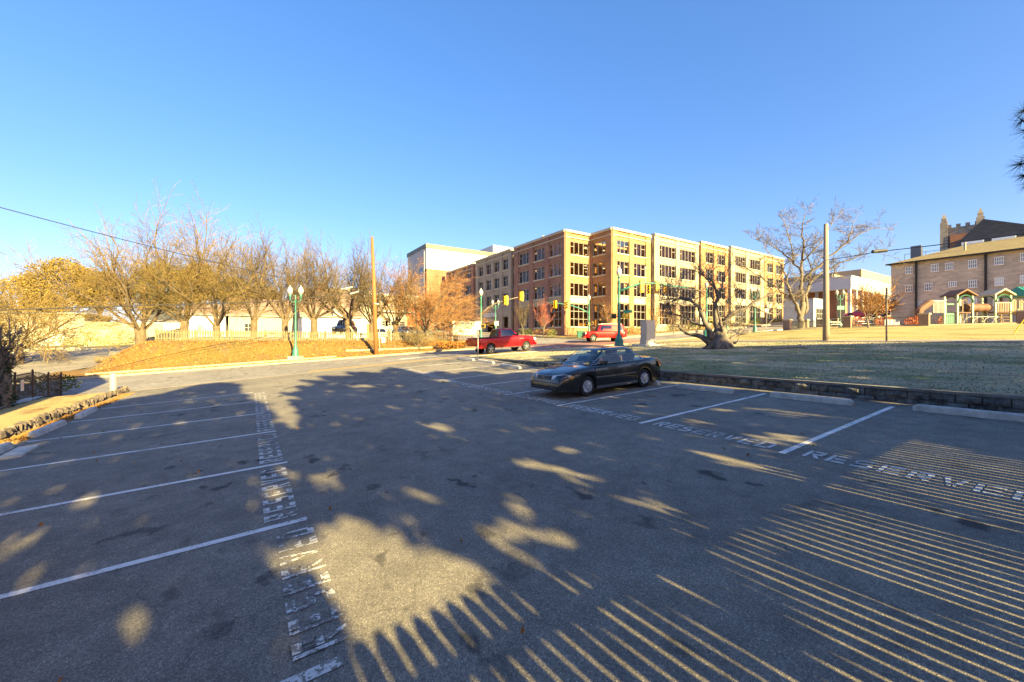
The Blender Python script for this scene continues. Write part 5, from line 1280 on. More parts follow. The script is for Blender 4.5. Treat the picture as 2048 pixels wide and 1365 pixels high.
# ---------------------------------------------------------------- street lamps
def globe(m,c,s=1):
    m.lathe([(.06*s,0),(.11*s,.06*s),(.19*s,.22*s),(.2*s,.34*s),(.15*s,.5*s),(.08*s,.58*s),(.04*s,.66*s),(.001,.74*s)],c,14)
def lamp(px,t,H,label,globes=1,grp='green street lamps',s=1.0,base=None,heavy=False):
    x,y=W(px,t) if base is None else base; o=thing('street_lamp',label,'street lamp',(x,y,G(min(x,110),y)+.05),-YAW,grp)
    m=MB(); k=1.5 if heavy else 1
    m.lathe([(.27*k,-.1),(.27*k,.12),(.22*k,.2),(.24*k,.42),(.18*k,.62),(.11*k,.8),(.10*k,1.0),(.085*k,1.1),(.07*k,H*.6),(.055*k,H-1.2),(.08*k,H-1.15),(.05*k,H-1.05),(.05*k,H-.75)],(0,0,0),14); m.build('post','lamp_green',o,smooth=True,sharp=50)
    if globes==1:
        m=MB(); m.lathe([(.05,H-.95),(.13,H-.8),(.1,H-.72),(.001,H-.72)],(0,0,0),12); m.build('collar','lamp_green',o)
        m=MB(); globe(m,(0,0,H-.72),s); m.build('globe','globe',o,smooth=True)
    else:
        m=MB(); 
        for d in (1,-1): m.tube([(0,0,H-1.25),(d*.22,0,H-1.35),(d*.42,0,H-1.2),(d*.44,0,H-.95)],.035,6); m.lathe([(.035,H-1.0),(.09,H-.85),(.12,H-.72),(.001,H-.72)],(d*.44,0,0),12)
        m.tube([(0,0,H-1.3),(0,0,H-.75)],[.05,.01],6); m.build('arms','lamp_green',o,smooth=True)
        for d in (1,-1):
            g=MB(); globe(g,(d*.44,0,H-.72),s); g.build('globe','globe',o,smooth=True)
    return o
lp=lamp(591,32.6,5.75,'green twin globe street lamp on a square plinth by the leafy kerb',2,base=W(591,32.9),s=1.05)
m=MB(); m.box(-.42,.42,-.42,.42,-.3,.32); m.build('plinth','cast_concrete',lp)
for c in kids(lp):
    if not c.name.startswith('plinth'): c.location.z=.32
lamp(991,61,5.6,'green twin globe street lamp in front of the garage vehicle entrance',2)
lamp(1680,55,5.2,'green twin globe street lamp beside the colonnade building corner',2)
lamp(1510,51,5.7,'green twin globe street lamp between the pruned tree and the large bare tree',2)
lamp(1454,66,5.0,'slim green street lamp against the tan garage block seen through the pruned tree',1)
def signal(par,x,y,z,rz,back=True,s=1.0):
    e=bpy.data.objects.new('signal_head',None); 
    m=MB(); m.cbox(0,0,0,.34*s,.2*s,1.05*s)
    for k in (-1,0,1):
        m.lathe([(.13*s,-.10*s),(.15*s,-.32*s)],(0,0,k*.33*s),10,'y')
    for a in (0,):
        m.cbox(0,.14*s,0,.26*s,.1*s,.9*s)
    o=m.build('signal_head','signal_yellow',par); o.location=(x,y,z); o.rotation_euler=(0,0,rz)
    l=MB()
    for k,_ in ((-1,0),(0,0),(1,0)): l.lathe([(.001,-.105*s),(.12*s,-.105*s)],(0,0,k*.33*s),10,'y')
    l.build('lens','lens_dark',o); return o
def sigpole(px,t,H,label,armpts,heads,arm='lamp_green',base=None,peds=(),armr=.09):
    o=lamp(px,t,H,label,1,'traffic signal poles at the intersection',1.15,heavy=True,base=base); o.name='signal_pole'; o['category']='signal pole'
    m=MB(); m.tube(armpts,[armr*(1-.45*i/(len(armpts)-1)) for i in range(len(armpts))],8); m.build('mast_arm',arm,o,smooth=True)
    for h in heads: signal(o,*h)
    for (x,z,c,rz) in peds:
        m=MB(); m.cbox(x,0,z,.42,.3,.42); pd=m.build('pedestrian_signal','signal_yellow',o); m=MB(); m.cbox(x,-.17 if c!='x' else .17,z,.34,.03,.34); m.build('lens','lens_dark',pd)
        m=MB(); m.bar((0,0,z),(x,0,z),.06); m.build('bracket','lamp_green',pd)
    return o
K1=33/805
sp=sigpole(1238,33,6.45,'big green signal pole with pointed globe lamp and curved arm beside the sedan roof',
  [(0,0,4.5),(.9,0,4.85),(1.9,0,5.2),(2.9,0,5.15),(4.6,0,4.9),(5.6,0,4.8)],[(1.9,.15,4.95,PI),(3.15,.15,4.85,PI)],peds=((-.45,2.45,'b',0),(.5,2.45,'x',0)))
m=MB(); m.tube([(2.15,0,5.1),(2.15,0,6.3)],.03,5); m.lathe([(.001,6.55),(.14,6.35),(.001,6.25)],(2.15,0,0),8); m.build('detector','globe',sp)
m=MB(); m.cbox(.7,-.02,2.85,.75,.03,.24); m.build('street_name_plate','sign_green',sp)
sp=sigpole(962,44,6.1,'green signal pole behind the red pickup with dark arm rising to two yellow signals',
  [(0,0,3.35),(.7,0,4.0),(1.5,0,4.5),(3,0,4.95),(4.75,0,5.35)],[(2.75,0,4.85,-1.0),(4.45,0,5.3,-1.0)],'bark_grey',peds=((.25,2.05,'b',0),))
m=MB(); m.cbox(-.35,-.1,2.2,.5,.04,.8); m.build('route_sign','sign_grey',sp)
sp=sigpole(1178,54,5.7,'green signal pole at the garage corner with arm reaching left over two signals',
  [(0,0,3.3),(-1.2,0,3.9),(-2.6,0,4.35),(-4.2,0,4.6),(-5.7,0,4.8)],[(-3.15,0,4.35,.4),(-4.5,0,4.45,-.6)],peds=((-.3,1.9,'b',0),(.35,1.9,'b',0)))
sp=sigpole(1413,46,6.2,'green signal pole seen through the pruned tree with dark arm reaching left',
  [(0,0,5.1),(-1.5,0,5.3),(-3.4,0,5.55),(-5.4,0,5.65),(-6.8,0,5.55)],[(-4.75,0,5.4,.3),(-6.6,0,5.35,-.5)],'bark_grey',peds=((.4,2.0,'b',0),))
m=MB(); m.cbox(-.45,0,2.1,.5,.03,1.3); bn=m.build('banner','sign_white',sp); m=MB(); m.cbox(-.45,-.02,2.35,.36,.012,.5); m.cbox(-.45,-.02,1.75,.3,.012,.16); m.build('banner_print','ink_blue',bn)
# ---------------------------------------------------------------- wooden poles and cables
def upole(base,top,r,mat,label,name='utility_pole'):
    o=thing(name,label,'utility pole',base); m=MB(); m.tube([(0,0,-.5),(top[0]*.5,top[1]*.5,top[2]*.5),top],[r,r*.85,r*.62],14); m.build('pole',mat,o,smooth=True); return o
bx,by=W(753,36.2); bz=G(bx,by)
hx=(744-753)*36.2/805
p1=upole((bx,by,bz),(hx*.838,hx*-.5455,zz(474,36.2)-bz),.2,'pole_wood','leaning orange brown wooden utility pole on the far kerb')
m=MB(); m.bar((-.2,-.12,4.6),(.15,-.12,4.6),.08); m.tube([(.25,0,2.5),(.28,0,.3)],.02,5); m.cbox(.6,0,1.35,.35,.1,.5); m.build('fittings','steel_dull',p1)
bx2,by2=W(1652,26.3); bz2=G(bx2,by2)
p2=upole((bx2,by2,bz2),(0,0,zz(448,26.3)-bz2),.19,'pole_grey_wood','tall grey wooden utility pole standing by the sunny footpath')
def cable(name,pts,r,label,mat='cable',sag=0,extra=None):
    m=MB(); out=[]
    for (a,b_) in zip(pts,pts[1:]):
        a=Vector(a); b_=Vector(b_)
        for i in range(13):
            f=i/12; q=a.lerp(b_,f); q.z-=4*sag*f*(1-f)*(b_-a).length/30; out.append(q)
    m.tube(out,r,5); root=m.build(name,mat); tag(root,label,'cable',extra); return root
def P3(px,py,t): x,y=W(px,t); return (x,y,zz(py,t))
cable('power_cable',[P3(-70,396,12.5),P3(746,590,36.2)],.016,'thick cable dropping from the upper left sky to the brown pole',sag=.35)
cable('power_cable',[P3(-70,622,17),P3(560,603,30),P3(749,580,36.2)],.028,'upper of the two low cables crossing the left trees',extra='low cables along the street')
cable('power_cable',[P3(-70,629,17),P3(560,612,30),P3(749,590,36.2)],.014,'lower of the two low cables crossing the left trees',extra='low cables along the street')
cable('power_cable',[P3(-70,577,26),P3(560,576,33),P3(748,572,36.2)],.010,'thin pale wire crossing the bare trees above the low cables')
cable('power_cable',[P3(2130,456,12),P3(1757,503,21),P3(1652,520,26.3)],.02,'black cable from the right edge to the grey utility pole',sag=.12)
m=MB(); a=Vector(P3(1744,503.5,21)); b_=Vector(P3(1774,501,21)); m.tube([a,a.lerp(b_,.03),a.lerp(b_,.97),b_],[.05,.09,.09,.05],10); tag(m.build('cable_splice','cable'),'black sleeve box hung on the cable right of the grey pole','cable box')
for (pa,pb,l) in [((668,577),(700,574),'upper grey splice tube hung on the low cables left of the brown pole'),((680,587),(712,583),'lower grey splice tube hung under the other one')]:
    m=MB(); a=Vector(P3(pa[0]+20,pa[1]+1,34.0)); b_=Vector(P3(pb[0]+5,pb[1],34.6)); m.tube([a,b_],.075,8); tag(m.build('cable_splice','steel_dull'),l,'cable box','splice tubes by the brown pole')
cable('guy_wire',[P3(1508,678,38),P3(1562,622,40)],.03,'short slanting guy wire at the lawn edge below the large bare tree','bark_grey')
cable('guy_wire',[P3(2026,670,24),P3(2075,600,23.5)],.03,'yellow sleeved guy wire at the right edge on the sunny lawn','signal_yellow')
# ---------------------------------------------------------------- cabinet, bins, signs
x,y=W(1295.5,31.6); z=G(x,y); o=thing('signal_cabinet','tall grey metal traffic signal cabinet on a low slab beside the lawn','cabinet',(x,y,z),-YAW+.5)
m=MB(); m.box(-1.0,1.2,-.7,.7,-.2,.1); m.build('slab','old_concrete',o)
m=MB(); m.box(-.5,.5,-.33,.33,.1,.5); m.build('plinth','cabinet_metal',o)
m=MB(); m.box(-.47,.47,-.3,.3,.5,1.95); m.prism_y([(-.5,1.95),(.5,1.95),(.46,2.0),(-.46,2.0)],-.33,.33); m.build('cabinet_body','cabinet_metal',o)
m=MB(); m.box(-.42,.42,-.315,-.3,.56,1.88); m.cbox(.34,-.33,1.2,.03,.04,.18); m.build('door','cabinet_metal',o)
m=MB(); m.box(.47,.6,-.15,.15,.6,1.3); m.build('meter_box','cabinet_metal',o)
x,y=W(1161,53); o=thing('recycling_bin','small dark green bin on the corner left of the red sport utility','bin',(x,y,G(x,y)),-YAW); m=MB(); m.prism_y([(-.42,0),(.42,0),(.46,.95),(-.46,.95)],-.35,.35); m.build('body','play_green',o); m=MB(); m.box(-.5,.5,-.38,.38,.95,1.02); m.build('lid','play_green',o)
def post_sign(px,t,h,label,plate,pw,ph,pmat,back='steel_dull',rz=None,pz=None,cat='sign',pmats='steel_dull',pr=.03,mk=None):
    x,y=W(px,t); o=thing('signpost',label,cat,(x,y,G(x,y)),-YAW if rz is None else rz); m=MB(); m.tube([(0,0,-.1),(0,0,h)],pr,6); m.build('post',pmats,o)
    if plate=='round': m=MB(); m.lathe([(.001,-.06),(pw/2,-.06),(pw/2,-.035),(.001,-.035)],(0,0,pz or h-pw/2),16,'y')
    else: m=MB(); m.cbox(0,-.05,(pz or h-ph/2),pw,.02,ph)
    b_=m.build('plate',pmat,o); 
    if mk: mk(o,b_)
    return o
def mk1(o,b_):
    m=MB()
    for k in range(4): m.cbox(0,-.035-.03,2.05-k*.12,.3,.006,.05)
    m.build('print','ink_dark',b_)
post_sign(956,28.2,2.55,'thin steel signpost with grey plates at the far end of the block wall','rect',.42,.62,'sign_grey',pz=2.25)
post_sign(948,50,2.3,'small round white sign on a post right of the board','round',.75,0,'sign_white')
def mk2(o,b_):
    for d in (-.14,.0,.14): pass
    m=MB(); m.cbox(0,-.08,2.15,.34,.01,.5); m.build('print','sign_grey',b_)
post_sign(1773,23.4,3.15,'tall dark signpost seen edge on beside the footpath at right','rect',.06,.62,'steel_dull',pz=2.83,rz=0,pmats='bark_grey',pr=.045)
post_sign(1533,60,3.0,'white roadside sign post in front of the last garage block','rect',.5,.6,'sign_white')
post_sign(1020+5-32,60,2.4,'small pale sign beside the twin globe lamp by the garage entrance','rect',.6,.7,'sign_grey')
post_sign(782,40,2.1,'rusty thin signpost on the leafy bank right of the wooden pole','rect',.1,.3,'steel_dull')
post_sign(833,46,3.2,'thin grey signpost near the corner tree','rect',.1,.1,'steel_dull')
post_sign(1681,54.6,2.9,'oval green street name sign on the twin globe lamp post','rect',.95,.5,'sign_green',pz=2.75)
# hand drawn style notice board at the corner
x,y=W(929,43.5); o=thing('notice_board','cream framed white board with faded green lettering at the street corner','sign',(x,y,G(x,y)),-YAW+.12)
m=MB(); 
for d in (-1,1): m.box(d*1.28-.07,d*1.28+.07,-.07,.07,-.3,2.45)
m.build('posts','twig_gold' if 0 else 'frame_grey',o)
m=MB(); m.box(-1.21,1.21,-.03,.03,1.0,2.38); bd_=m.build('board','sign_white',o)
m=MB(); m.box(-1.3,1.3,-.06,.06,2.38,2.46); m.box(-1.21,1.21,-.05,.05,.93,1.0); m.build('frame','cast_concrete',bd_)
m=MB(); rnd=random.Random(2)
for k,(a,b_) in enumerate([(-.85,.75),(-.95,.9),(-.6,.55)]):
    x0=a
    while x0<b_: w_=rnd.uniform(.06,.16); m.box(x0,x0+w_*.75,-.036,-.031,2.1-k*.24,2.1-k*.24+.15); x0+=w_
m.tube([(-.6,-.035,1.3),(-.1,-.035,1.5),(.2,-.035,1.3),(.45,-.035,1.6),(.8,-.035,1.75)],.045,5)
m.build('lettering','ink_green',bd_)
# litter, stump logs, debris beside the house
m=MB(); rnd=random.Random(8)
def heap(px,t,n,sp,sz,mat,label,cat,dz=0):
    x,y=W(px,t); m=MB()
    for i in range(n):
        M=Matrix.Translation((rnd.gauss(0,sp),rnd.gauss(0,sp*.5),rnd.uniform(0,sz)))@Matrix.Rotation(rnd.random()*6,4,'Z')@Matrix.Rotation(rnd.uniform(-.5,.5),4,'X'); m.mbox(M,sz*rnd.uniform(.8,2),sz*rnd.uniform(.6,1.2),sz*rnd.uniform(.3,.8))
    o=m.build('debris_heap',mat); o.location=(x,y,G(x,y)+dz); tag(o,label,cat,kind='stuff' if n>1 else None)
heap(38,47,26,1.0,.4,'cast_concrete','heap of pale rubbish and rubble before the round green bush','rubble')
heap(146,48,16,1.1,.28,'cast_concrete','white rubble scattered right of the white garage door','rubble')
heap(357,33.5,1,.05,.22,'sign_white','crumpled white litter lying on the orange leaf bank','litter')
heap(877,36.9,1,.1,.3,'kerb','flat pale stone on the leaves near the kerb corner','stone')
for (px,t,L,r,lab) in [(215,33.4,1.6,.27,'cut brown log at the left end of the leaf bank'),(240,34.6,1.3,.3,'shorter dark log lying behind the brown cut log')]:
    x,y=W(px,t); m=MB(); m.tube([(-L/2,0,r),(L/2,0,r)],[r,r*.92],10); o=m.build('log','bark_grey' if t>34 else 'bark'); o.location=(x,y,G(x,y)-.02); o.rotation_euler=(0,0,-YAW+.1); tag(o,lab,'log')
x,y=W(706,39); m=MB(); m.bar((-.3,0,1.45),(.5,0,.05),.09); o=m.build('leaning_plank','cast_concrete'); o.location=(x,y,G(x,y)); o.rotation_euler=(0,0,-YAW); tag(o,'pale plank leaning on the fence by the vase shaped tree','plank')
# ---------------------------------------------------------------- playground
def PG(px,t): x,y=W(px,t); return (x,y,G(x,y)+.05)
KP=43/805
def play(name,label,px): 
    x,y,z=PG(px,43); return thing(name,label,'playground',(x,y,z),-YAW)
def arch_tower(px,label,deck,bars):
    o=play('play_tower',label,px)
    m=MB()
    for sx in (-1,1):
        for sy in (-.6,.6): m.box(sx*.8-.07,sx*.8+.07,sy-.07,sy+.07,-.1,3.2)
    m.build('posts','play_pole',o)
    m=MB(); m.prism_y([(-1.12,3.05),(0,3.65),(1.12,3.05),(1.12,3.18),(0,3.82),(-1.12,3.18)],-.85,.85); m.build('roof','play_brown' if deck else 'play_tan',o)
    for sy in (-.68,.68):
        m=MB(); pts=[(.8*math.cos(PI*i/12),sy,2.35+.8*math.sin(PI*i/12)) for i in range(13)]; m.tube(pts,.07,6); m.build('arch','play_green',o)
    m=MB(); m.box(-.8,.8,-.6,.6,1.28,1.38); m.build('deck','play_brown',o)
    if bars:
        m=MB(); 
        for k in range(9): m.box(-.72+k*.18-.02,-.72+k*.18+.02,-.66,-.62,1.4,2.3)
        m.box(-.75,.75,-.67,-.61,2.28,2.36); m.build('guard_rail','play_tan',o)
        m=MB(); 
        for k in range(4): m.box(-.7,.7,-.9+k*.05,-.6+k*.05,.2+k*.28,.27+k*.28)
        m.build('steps','play_brown',o)
    return o
t1=arch_tower(1917,'playground tower with arched opening and brown pitched roof left of the tunnel',1,0)
m=MB(); m.tube([(0,-.4,0),(0,-.4,2.6),(.3,-.4,2.75),(.45,-.4,2.45)],.035,6); m.tube([(0,-.4,2.6),(-.3,-.4,2.7),(-.42,-.4,2.35)],.035,6); m.build('climbing_pole','play_tan',t1)
m=MB(); m.box(-1.95,-.95,-.5,-.42,-.05,1.3); m.box(-1.95,-.95,-.5,-.42,2.15,2.32); m.box(-1.95,-1.8,-.5,-.42,1.3,2.2); m.build('green_panel','play_green',t1)
m=MB(); m.box(-2.1,-1.95,-.55,-.38,-.1,3.0); m.build('corner_post','play_pole',t1)
m=MB(); 
for k in range(9): m.box(-3.2+k*.13,-3.17+k*.13,-.5,-.46,1.3,2.6)
m.box(-3.25,-2.05,-.5,-.45,2.58,2.64); m.build('guard_rail','steel_dull',t1)
m=MB(); prof=[]
for i in range(14):
    f=i/13; a=-3.2-1.3*f-(.5*math.sin(f*PI) if f<.5 else .5*math.sin(f*PI)); z=2.6-1.6*f**.8 if f<.35 else 2.6-1.6*.35**.8-(f-.35)*1.2; prof.append((a,-.3,z))
m.tube(prof,[.22]+[.34]*12+[.4],9); m.build('slide','play_brown',t1)
t2=arch_tower(1992,'playground tower with slatted guard rail and steps right of the tunnel',0,1)
t2['label']='playground tower with tan slatted guard rail right of the brown tunnel'
m=MB(); 
for k in range(8): m.box(.95+k*.16,1.0+k*.16,-.6,-.55,1.3,2.3+.3*math.sin(k/7*PI))
pts=[(.9+1.3*i/8,-.58,2.35+.35*math.sin(i/8*PI)) for i in range(9)]; m.tube(pts,.06,6); m.box(.9,2.2,-.6,.5,1.2,1.3); m.build('side_rail','play_tan',t2)
m=MB(); m.bar((1.0,-.75,1.35),(2.9,-.75,.1),.5,.1); m.tube([(1.0,-1.0,1.6),(2.9,-1.0,.3)],.06,6); m.tube([(1.0,-.5,1.6),(2.9,-.5,.3)],.06,6); m.build('ramp_slide','play_tan',t2)
tn=play('play_tunnel','brown ribbed plastic crawl tunnel bridging the two play towers',1953)
m=MB(); pts=[]; rs=[]
for i in range(25): pts.append((-1.25+2.5*i/24,0,1.85)); rs.append(.40+.07*abs(math.sin(i/24*PI*3)))
m.tube(pts,rs,14); m.build('tube','play_brown',tn,smooth=True)
m=MB()
for d in (-1.1,0,1.1): m.box(d-.05,d+.05,-.05,.05,-.1,1.5)
m.build('supports','bark_grey',tn)
cl=play('climbing_frame','low curved steel climbing bars under the play tunnel',1950)
m=MB()
for c in (-1.6,-.6,.5,1.4):
    m.tube([(c-.7,-.9,0),(c-.45,-.9,.6),(c,-.9,.85),(c+.45,-.9,.6),(c+.7,-.9,0)],.035,6)
m.tube([(-1.6,-.9,.85),(1.4,-.9,.85)],.03,5); m.build('bars','steel',cl)
sh_=play('picnic_shelter','picnic shelter with blue green ribbed metal roof at the right edge',2052)
m=MB(); m.add([(-1.35,-1.5,2.95),(2.6,-1.5,2.95),(2.6,0,4.0),(-1.0,0,4.0),(-1.35,1.5,2.95),(2.6,1.5,2.95)],[(0,1,2,3),(3,2,5,4),(0,3,4),(0,4,5,1)])
for k in range(9): m.bar((-1.2+k*.42,-1.5,2.98),(-1.0+k*.42,0,4.03),.04,.05)
m.build('roof','roof_green',sh_)
m=MB()
for a in (-1.1,2.3):
    for b_ in (-1.3,1.3): m.box(a-.08,a+.08,b_-.08,b_+.08,-.1,2.96)
m.build('posts','play_brown',sh_)
def table(px,t,label):
    x,y=W(px,t); o=thing('picnic_table',label,'picnic table',(x,y,G(x,y)+.05),-YAW+.2,'picnic tables in the playground')
    m=MB(); m.box(-.95,.95,-.38,.38,.72,.77); m.build('table_top','window_white',o)
    for d in (-1,1): m=MB(); m.box(-.95,.95,d*.72-.13,d*.72+.13,.43,.47); m.build('bench','window_white',o)
    m=MB()
    for a in (-.7,.7): m.bar((a,-.7,0),(a,.3,.72),.05); m.bar((a,.7,0),(a,-.3,.72),.05); m.bar((a,-.8,.42),(a,.8,.42),.05)
    m.build('frame','steel_dull',o)
table(1722,49,'white topped picnic table behind the small forked tree'); table(1662,50,'dark framed picnic table left of the double globe lamp')
x,y=W(1783,44); o=thing('slatted_bin','low blue white slatted pen panel behind the playground railing','panel',(x,y,G(x,y)+.05),-YAW)
m=MB()
for k in range(12): m.box(-.8+k*.14,-.72+k*.14,-.05,0,0,.78)
m.build('slats','blue_white',o); m=MB(); m.box(-.85,.9,.0,.04,.62,.7); m.box(-.85,.9,.0,.04,.1,.18); m.build('rails','blue_white',o)
# ---------------------------------------------------------------- what stands behind and beside the camera and shades the car park
SHADE= [[(-1.62, 3.39), (-5.02, 10.46), (-4.42, 13.01), (-4.74, 16.66), (-4.76, 18.7), (-4.67, 20.9), (-4.2, 22.96), (-3.56, 22.71), (-3.06, 23.91), (-2.16, 26.15), (-1.32, 26.1), (-0.46, 24.02), (-0.32, 21.5), (-0.61, 20.48), (0.0, 18.93), (-0.08, 17.77), (0.56, 15.79), (0.39, 14.79), (0.62, 13.36), (0.51, 12.6), (0.79, 11.57), (0.81, 9.73), (1.13, 8.51), (0.39, 1.98)], [(0.18, 2.13), (0.54, 9.96), (1.06, 11.47), (1.33, 12.69), (1.21, 14.67), (1.11, 16.29), (1.58, 16.53), (1.09, 18.44), (1.94, 18.59), (1.51, 20.63), (2.58, 19.44), (2.11, 22.77), (3.21, 20.93), (2.94, 24.01), (4.36, 22.16), (4.67, 25.1), (5.82, 21.85), (6.97, 24.51), (7.41, 23.48), (7.32, 19.92), (8.56, 20.25), (8.47, 18.76), (10.16, 18.7), (10.15, 16.65), (11.38, 16.74), (12.08, 15.21), (16.99, 14.91), (12.78, 9.54), (13.66, -0.19), (3.28, -0.05)], [(12.9, 18.98), (14.14, 17.8), (17.6, 17.36), (20.34, 18.26), (23.61, 17.23), (24.2, 14.39), (26.57, 13.15), (27.74, 10.84), (28.8, 8.76), (29.76, 6.86), (30.64, 5.14), (31.44, 2.63), (13.85, 1.16), (13.72, 10.24), (13.72, 17.28)], [(13.32, 35.57), (16.02, 35.47), (18.21, 33.51), (16.92, 27.76), (15.11, 27.81), (12.89, 33.81)], [(23.29, 32.0), (28.01, 33.55), (27.85, 28.81), (26.62, 21.78), (23.11, 20.75), (20.53, 23.99), (19.39, 26.64)], [(16.42, 20.68), (19.1, 19.76), (21.75, 19.53), (16.39, 16.96), (14.27, 17.52)]]
LIT= [[(0.57, 4.69), (0.68, 5.09), (0.86, 5.43), (1.04, 5.29), (1.13, 4.89), (1.28, 4.7), (1.29, 4.27), (1.51, 3.97), (1.64, 3.58), (1.76, 3.29), (1.66, 3.05), (1.49, 3.0), (1.19, 3.0), (1.02, 2.89), (0.81, 2.84), (0.69, 2.9), (0.6, 3.07), (0.56, 3.43), (0.53, 4.02), (0.65, 4.23)], [(0.13, 4.84), (0.27, 4.92), (0.44, 4.79), (0.54, 4.59), (0.46, 4.27), (0.31, 4.23), (0.22, 4.4)], [(0.45, 3.37), (0.5, 3.4), (0.52, 3.2), (0.47, 3.14), (0.44, 3.22)], [(1.5, 4.38), (1.63, 4.28), (1.57, 3.99), (1.47, 4.07)], [(0.84, 7.16), (1.04, 7.24), (1.16, 6.62), (1.17, 6.11), (0.95, 6.17), (0.83, 6.63)], [(0.94, 7.71), (0.76, 8.22), (1.04, 7.81)], [(0.4, 7.38), (0.31, 7.6), (0.51, 7.52)], [(2.21, 4.06), (2.42, 3.97), (2.59, 3.61), (2.67, 3.28), (2.76, 3.06), (2.62, 2.95), (2.43, 2.99), (2.32, 3.24), (2.13, 3.5)], [(1.9, 3.5), (2.09, 3.53), (2.22, 3.26), (2.26, 3.07), (2.1, 3.09), (1.89, 3.19), (1.82, 3.35)], [(1.75, 5.42), (1.94, 5.27), (2.06, 4.87), (2.12, 4.63), (1.97, 4.66), (1.8, 5.07)], [(3.38, 9.2), (3.85, 9.11), (4.11, 7.91), (3.63, 8.04)], [(3.21, 8.14), (3.58, 7.81), (3.72, 7.27), (3.38, 7.48)], [(3.76, 5.6), (3.98, 5.28), (4.05, 4.62), (4.3, 3.95), (4.25, 3.86), (3.9, 4.03), (3.77, 4.63), (3.63, 5.07)], [(4.58, 6.06), (4.85, 5.53), (4.75, 4.97), (4.52, 5.42)], [(4.22, 3.45), (4.5, 3.44), (4.49, 3.13), (4.2, 2.96), (3.9, 2.98), (3.83, 3.2)], [(6.29, 3.92), (6.64, 3.69), (6.52, 3.23), (6.33, 2.94), (5.97, 2.96), (5.66, 3.22), (5.79, 3.52)], [(7.89, 4.09), (8.29, 3.74), (8.91, 3.48), (8.67, 3.07), (7.91, 3.09), (7.58, 3.26), (7.46, 3.69)], [(8.05, 5.24), (8.43, 4.9), (7.88, 4.79)], [(10.01, 5.69), (9.85, 4.99), (9.53, 5.29)], [(3.98, 2.84), (4.13, 2.69), (4.11, 2.9)], [(5.48, 6.56), (5.46, 6.15), (5.25, 6.44)], [(6.37, 7.44), (6.5, 6.81), (6.14, 7.0)], [(3.63, 12.51), (3.78, 11.5), (3.49, 11.77)], [(2.33, 8.39), (2.46, 7.8), (2.24, 7.86)], [(3.51, 18.86), (4.44, 18.3), (4.42, 16.97), (3.52, 17.88)], [(2.63, 19.8), (3.49, 19.93), (3.1, 18.88)], [(7.03, 17.81), (7.54, 16.43), (6.87, 16.26)], [(0.6, 14.93), (0.96, 14.03), (0.72, 13.27), (1.22, 11.93), (1.08, 11.67)], [(-1.19, 9.31), (-1.27, 8.89), (-1.43, 9.11)], [(-1.97, 7.56), (-1.84, 7.7), (-1.8, 7.25)], [(4.09, 2.32), (6.67, 2.03), (6.41, 1.71), (6.33, 0.15), (3.47, 0.08), (2.1, 1.04), (3.14, 1.35), (3.71, 1.92)], [(8.34, 2.54), (9.6, 2.48), (9.47, 0.22), (5.44, 0.13), (6.11, 1.49), (6.81, 2.54)], [(1.8, 2.21), (2.88, 2.1), (3.5, 2.08), (3.07, 1.52), (2.06, 1.07), (1.18, 1.69), (1.59, 2.0)], [(0.78, 2.92), (1.61, 2.96), (1.89, 2.26), (1.48, 2.17), (1.08, 1.77), (0.65, 2.07)], [(6.5, 2.93), (6.1, 1.95), (5.74, 2.24), (5.69, 2.82)], [(2.06, 3.38), (2.53, 2.27), (2.27, 2.24), (2.09, 2.77)]]
def pip(p,poly):
    x,y=p; c=False; n=len(poly); j=n-1
    for i in range(n):
        a=poly[i]; b=poly[j]
        if (a[1]>y)!=(b[1]>y) and x<(b[0]-a[0])*(y-a[1])/(b[1]-a[1])+a[0]: c=not c
        j=i
    return c
def bb(p): return (min(a[0] for a in p),max(a[0] for a in p),min(a[1] for a in p),max(a[1] for a in p))
SB=[(bb(p),p) for p in SHADE]; LB_=[(bb(p),p) for p in LIT]
def inside(x,y,S):
    for (a,b,c,d),p in S:
        if a<=x<=b and c<=y<=d and pip((x,y),p): return True
    return False
ST=SD.z/math.hypot(SD.x,SD.y); SH=Vector((SD.x,SD.y)).normalized()
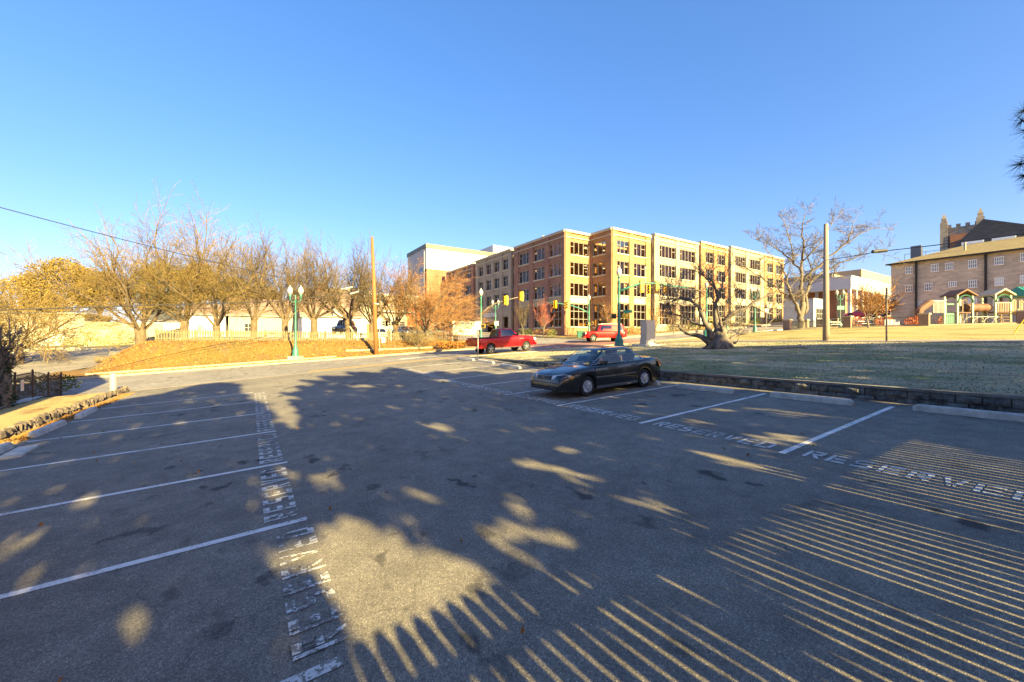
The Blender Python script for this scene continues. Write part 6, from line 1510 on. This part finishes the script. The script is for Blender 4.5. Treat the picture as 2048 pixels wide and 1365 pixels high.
# unseen evergreens behind the camera; leaves placed to cast the wanted shade and lit patches
trees=[(-5.5,-9,'broad evergreen behind the camera at the left'),(0.5,-10,'evergreen standing just behind the camera left'),(6.5,-9.5,'evergreen standing behind the picket fence behind the camera'),(12.5,-10,'evergreen behind the camera beside the pine'),(19,-11,'evergreen right of the car park, out of frame'),(25.5,-12,'tall evergreen shading the lawn, out of frame'),(32,-12,'last evergreen of the shading row, out of frame')]
rnd=random.Random(21)
crowns=[MB() for _ in trees]
Aarea=[(-9,34,-.5,27)]
cnt=0
STEP=.155
def tidx(x):
    return min(range(len(trees)),key=lambda i:abs(trees[i][0]-x+rnd.gauss(0,1.0)))
from mathutils import noise as _n
def fr0(x,y): return .5+.5*_n.noise(Vector((x*1.1,y*.8,3.3)))+.15*_n.noise(Vector((x*5,y*2,1)))
yy=-3.0
while yy<36:
    # leaf spacing along the ground grows because the low sun stretches shadows along +y
    xx=-6.5
    while xx<34:
        x=xx+rnd.uniform(-.1,.1); y=yy+rnd.uniform(-.25,.25)
        lit=y<26 and (inside(x-.03,y,LB_) or inside(x+.03,y,LB_) or inside(x-.11,y,LB_[:2]) or inside(x+.11,y,LB_[:2]) or inside(x,y+.2,LB_[:2]))
        if lit and y<2.9 and x>1 and fr0(x,y)>.78: lit=False
        if inside(x,y,SB) and not lit:
            k=tidx(x); dist=(y-trees[k][1])+rnd.uniform(-2.6,2.6)
            if dist>2.5:
                g=LG(x,y) if y<26.5 and x<13.7 else G(x,y)
                p=(x+SH.x*dist,y+SH.y*dist,g+dist*ST)
                if p[2]>.8: crowns[k].leaf(p,rnd.uniform(.36,.64),rnd); cnt+=1
        xx+=.125
    yy+=.30
print('LEAVES',cnt)
for (x,y,l),c in zip(trees,crowns):
    r=thing('evergreen_tree',l,'tree',(x,y,G(x,y)),0,'evergreens behind the camera')
    z0=G(x,y); c.v=[(a-x,b-y,d-z0) for a,b,d in c.v]
    c.build('crown','leaf_green',r)
    t=MB(); t.tube([(0,0,-.2),(.1,0,4),(0,.1,9)],[.32,.24,.08],8)
    for k in range(9): a=k*.7; t.tube([(0,0,2.5+k*.7),(math.cos(a)*2,math.sin(a)*2,3.6+k*.7)],[.09,.02],5)
    t.build('trunk','bark',r)
# dog eared picket fence two metres behind the camera
FY=-2.0
root=thing('picket_fence','tall dog eared board fence with narrow gaps just behind the camera','fence',(-1.6,FY,0))
m=MB(); fr=random.Random(2); x=-1.6
while x<26:
    z=LG(min(x,13.5),FY) if x<13.7 else G(x,FY); h=2.93*.364+.72+fr.uniform(-.02,.02); h=(2.95-FY)*ST+LG(min(x,13),2.9)-z if x<13.7 else 1.85
    w2=.0555+.006*fr.random(); a=x+1.6
    m.prism_y([(a-w2,z),(a+w2,z),(a+w2,z+h-.07),(a+w2-.035,z+h),(a-w2+.035,z+h),(a-w2,z+h-.07)],0,.02); x+=.136+fr.gauss(0,.004)
m.build('pickets','picket_wood',root)
m=MB()
for f in (.3,1.5): m.bar((0,.05,f),(15,.05,f+.6),.04,.08)
m.build('rail','picket_wood',root)
# brick house with gabled end outside the left edge, shading the road there
hx0,hx1,hy0,hy1=-15.5,-5.8,-2,9
b=thing('brick_house','brick house with gabled roof beside the car park, out of frame at left','building',(hx0,hy0,-.6))
m=MB(); m.box(0,hx1-hx0,0,hy1-hy0,0,7.2); m.prism_y([(0,7.2),(9.7,7.2),(9.7,8.65),(8.7,10.6)],0,hy1-hy0); m.build('wall','shade_toned_brick',b)
e_=hx1-hx0+.3
m=MB(); m.add([(-.3,-.3,7.25),(e_,-.3,8.7),(e_,11.3,8.7),(-.3,11.3,7.25),(8.7,-.3,10.8),(8.7,11.3,10.8)],[(0,1,4),(3,5,2),(1,2,5,4),(0,4,5,3),(0,3,2,1)])
m.build('roof','shingle_brown',b)
for i in range(3): windows(b,[(2+i*2.8,4,1.1,1.6)],out=(0,-1))
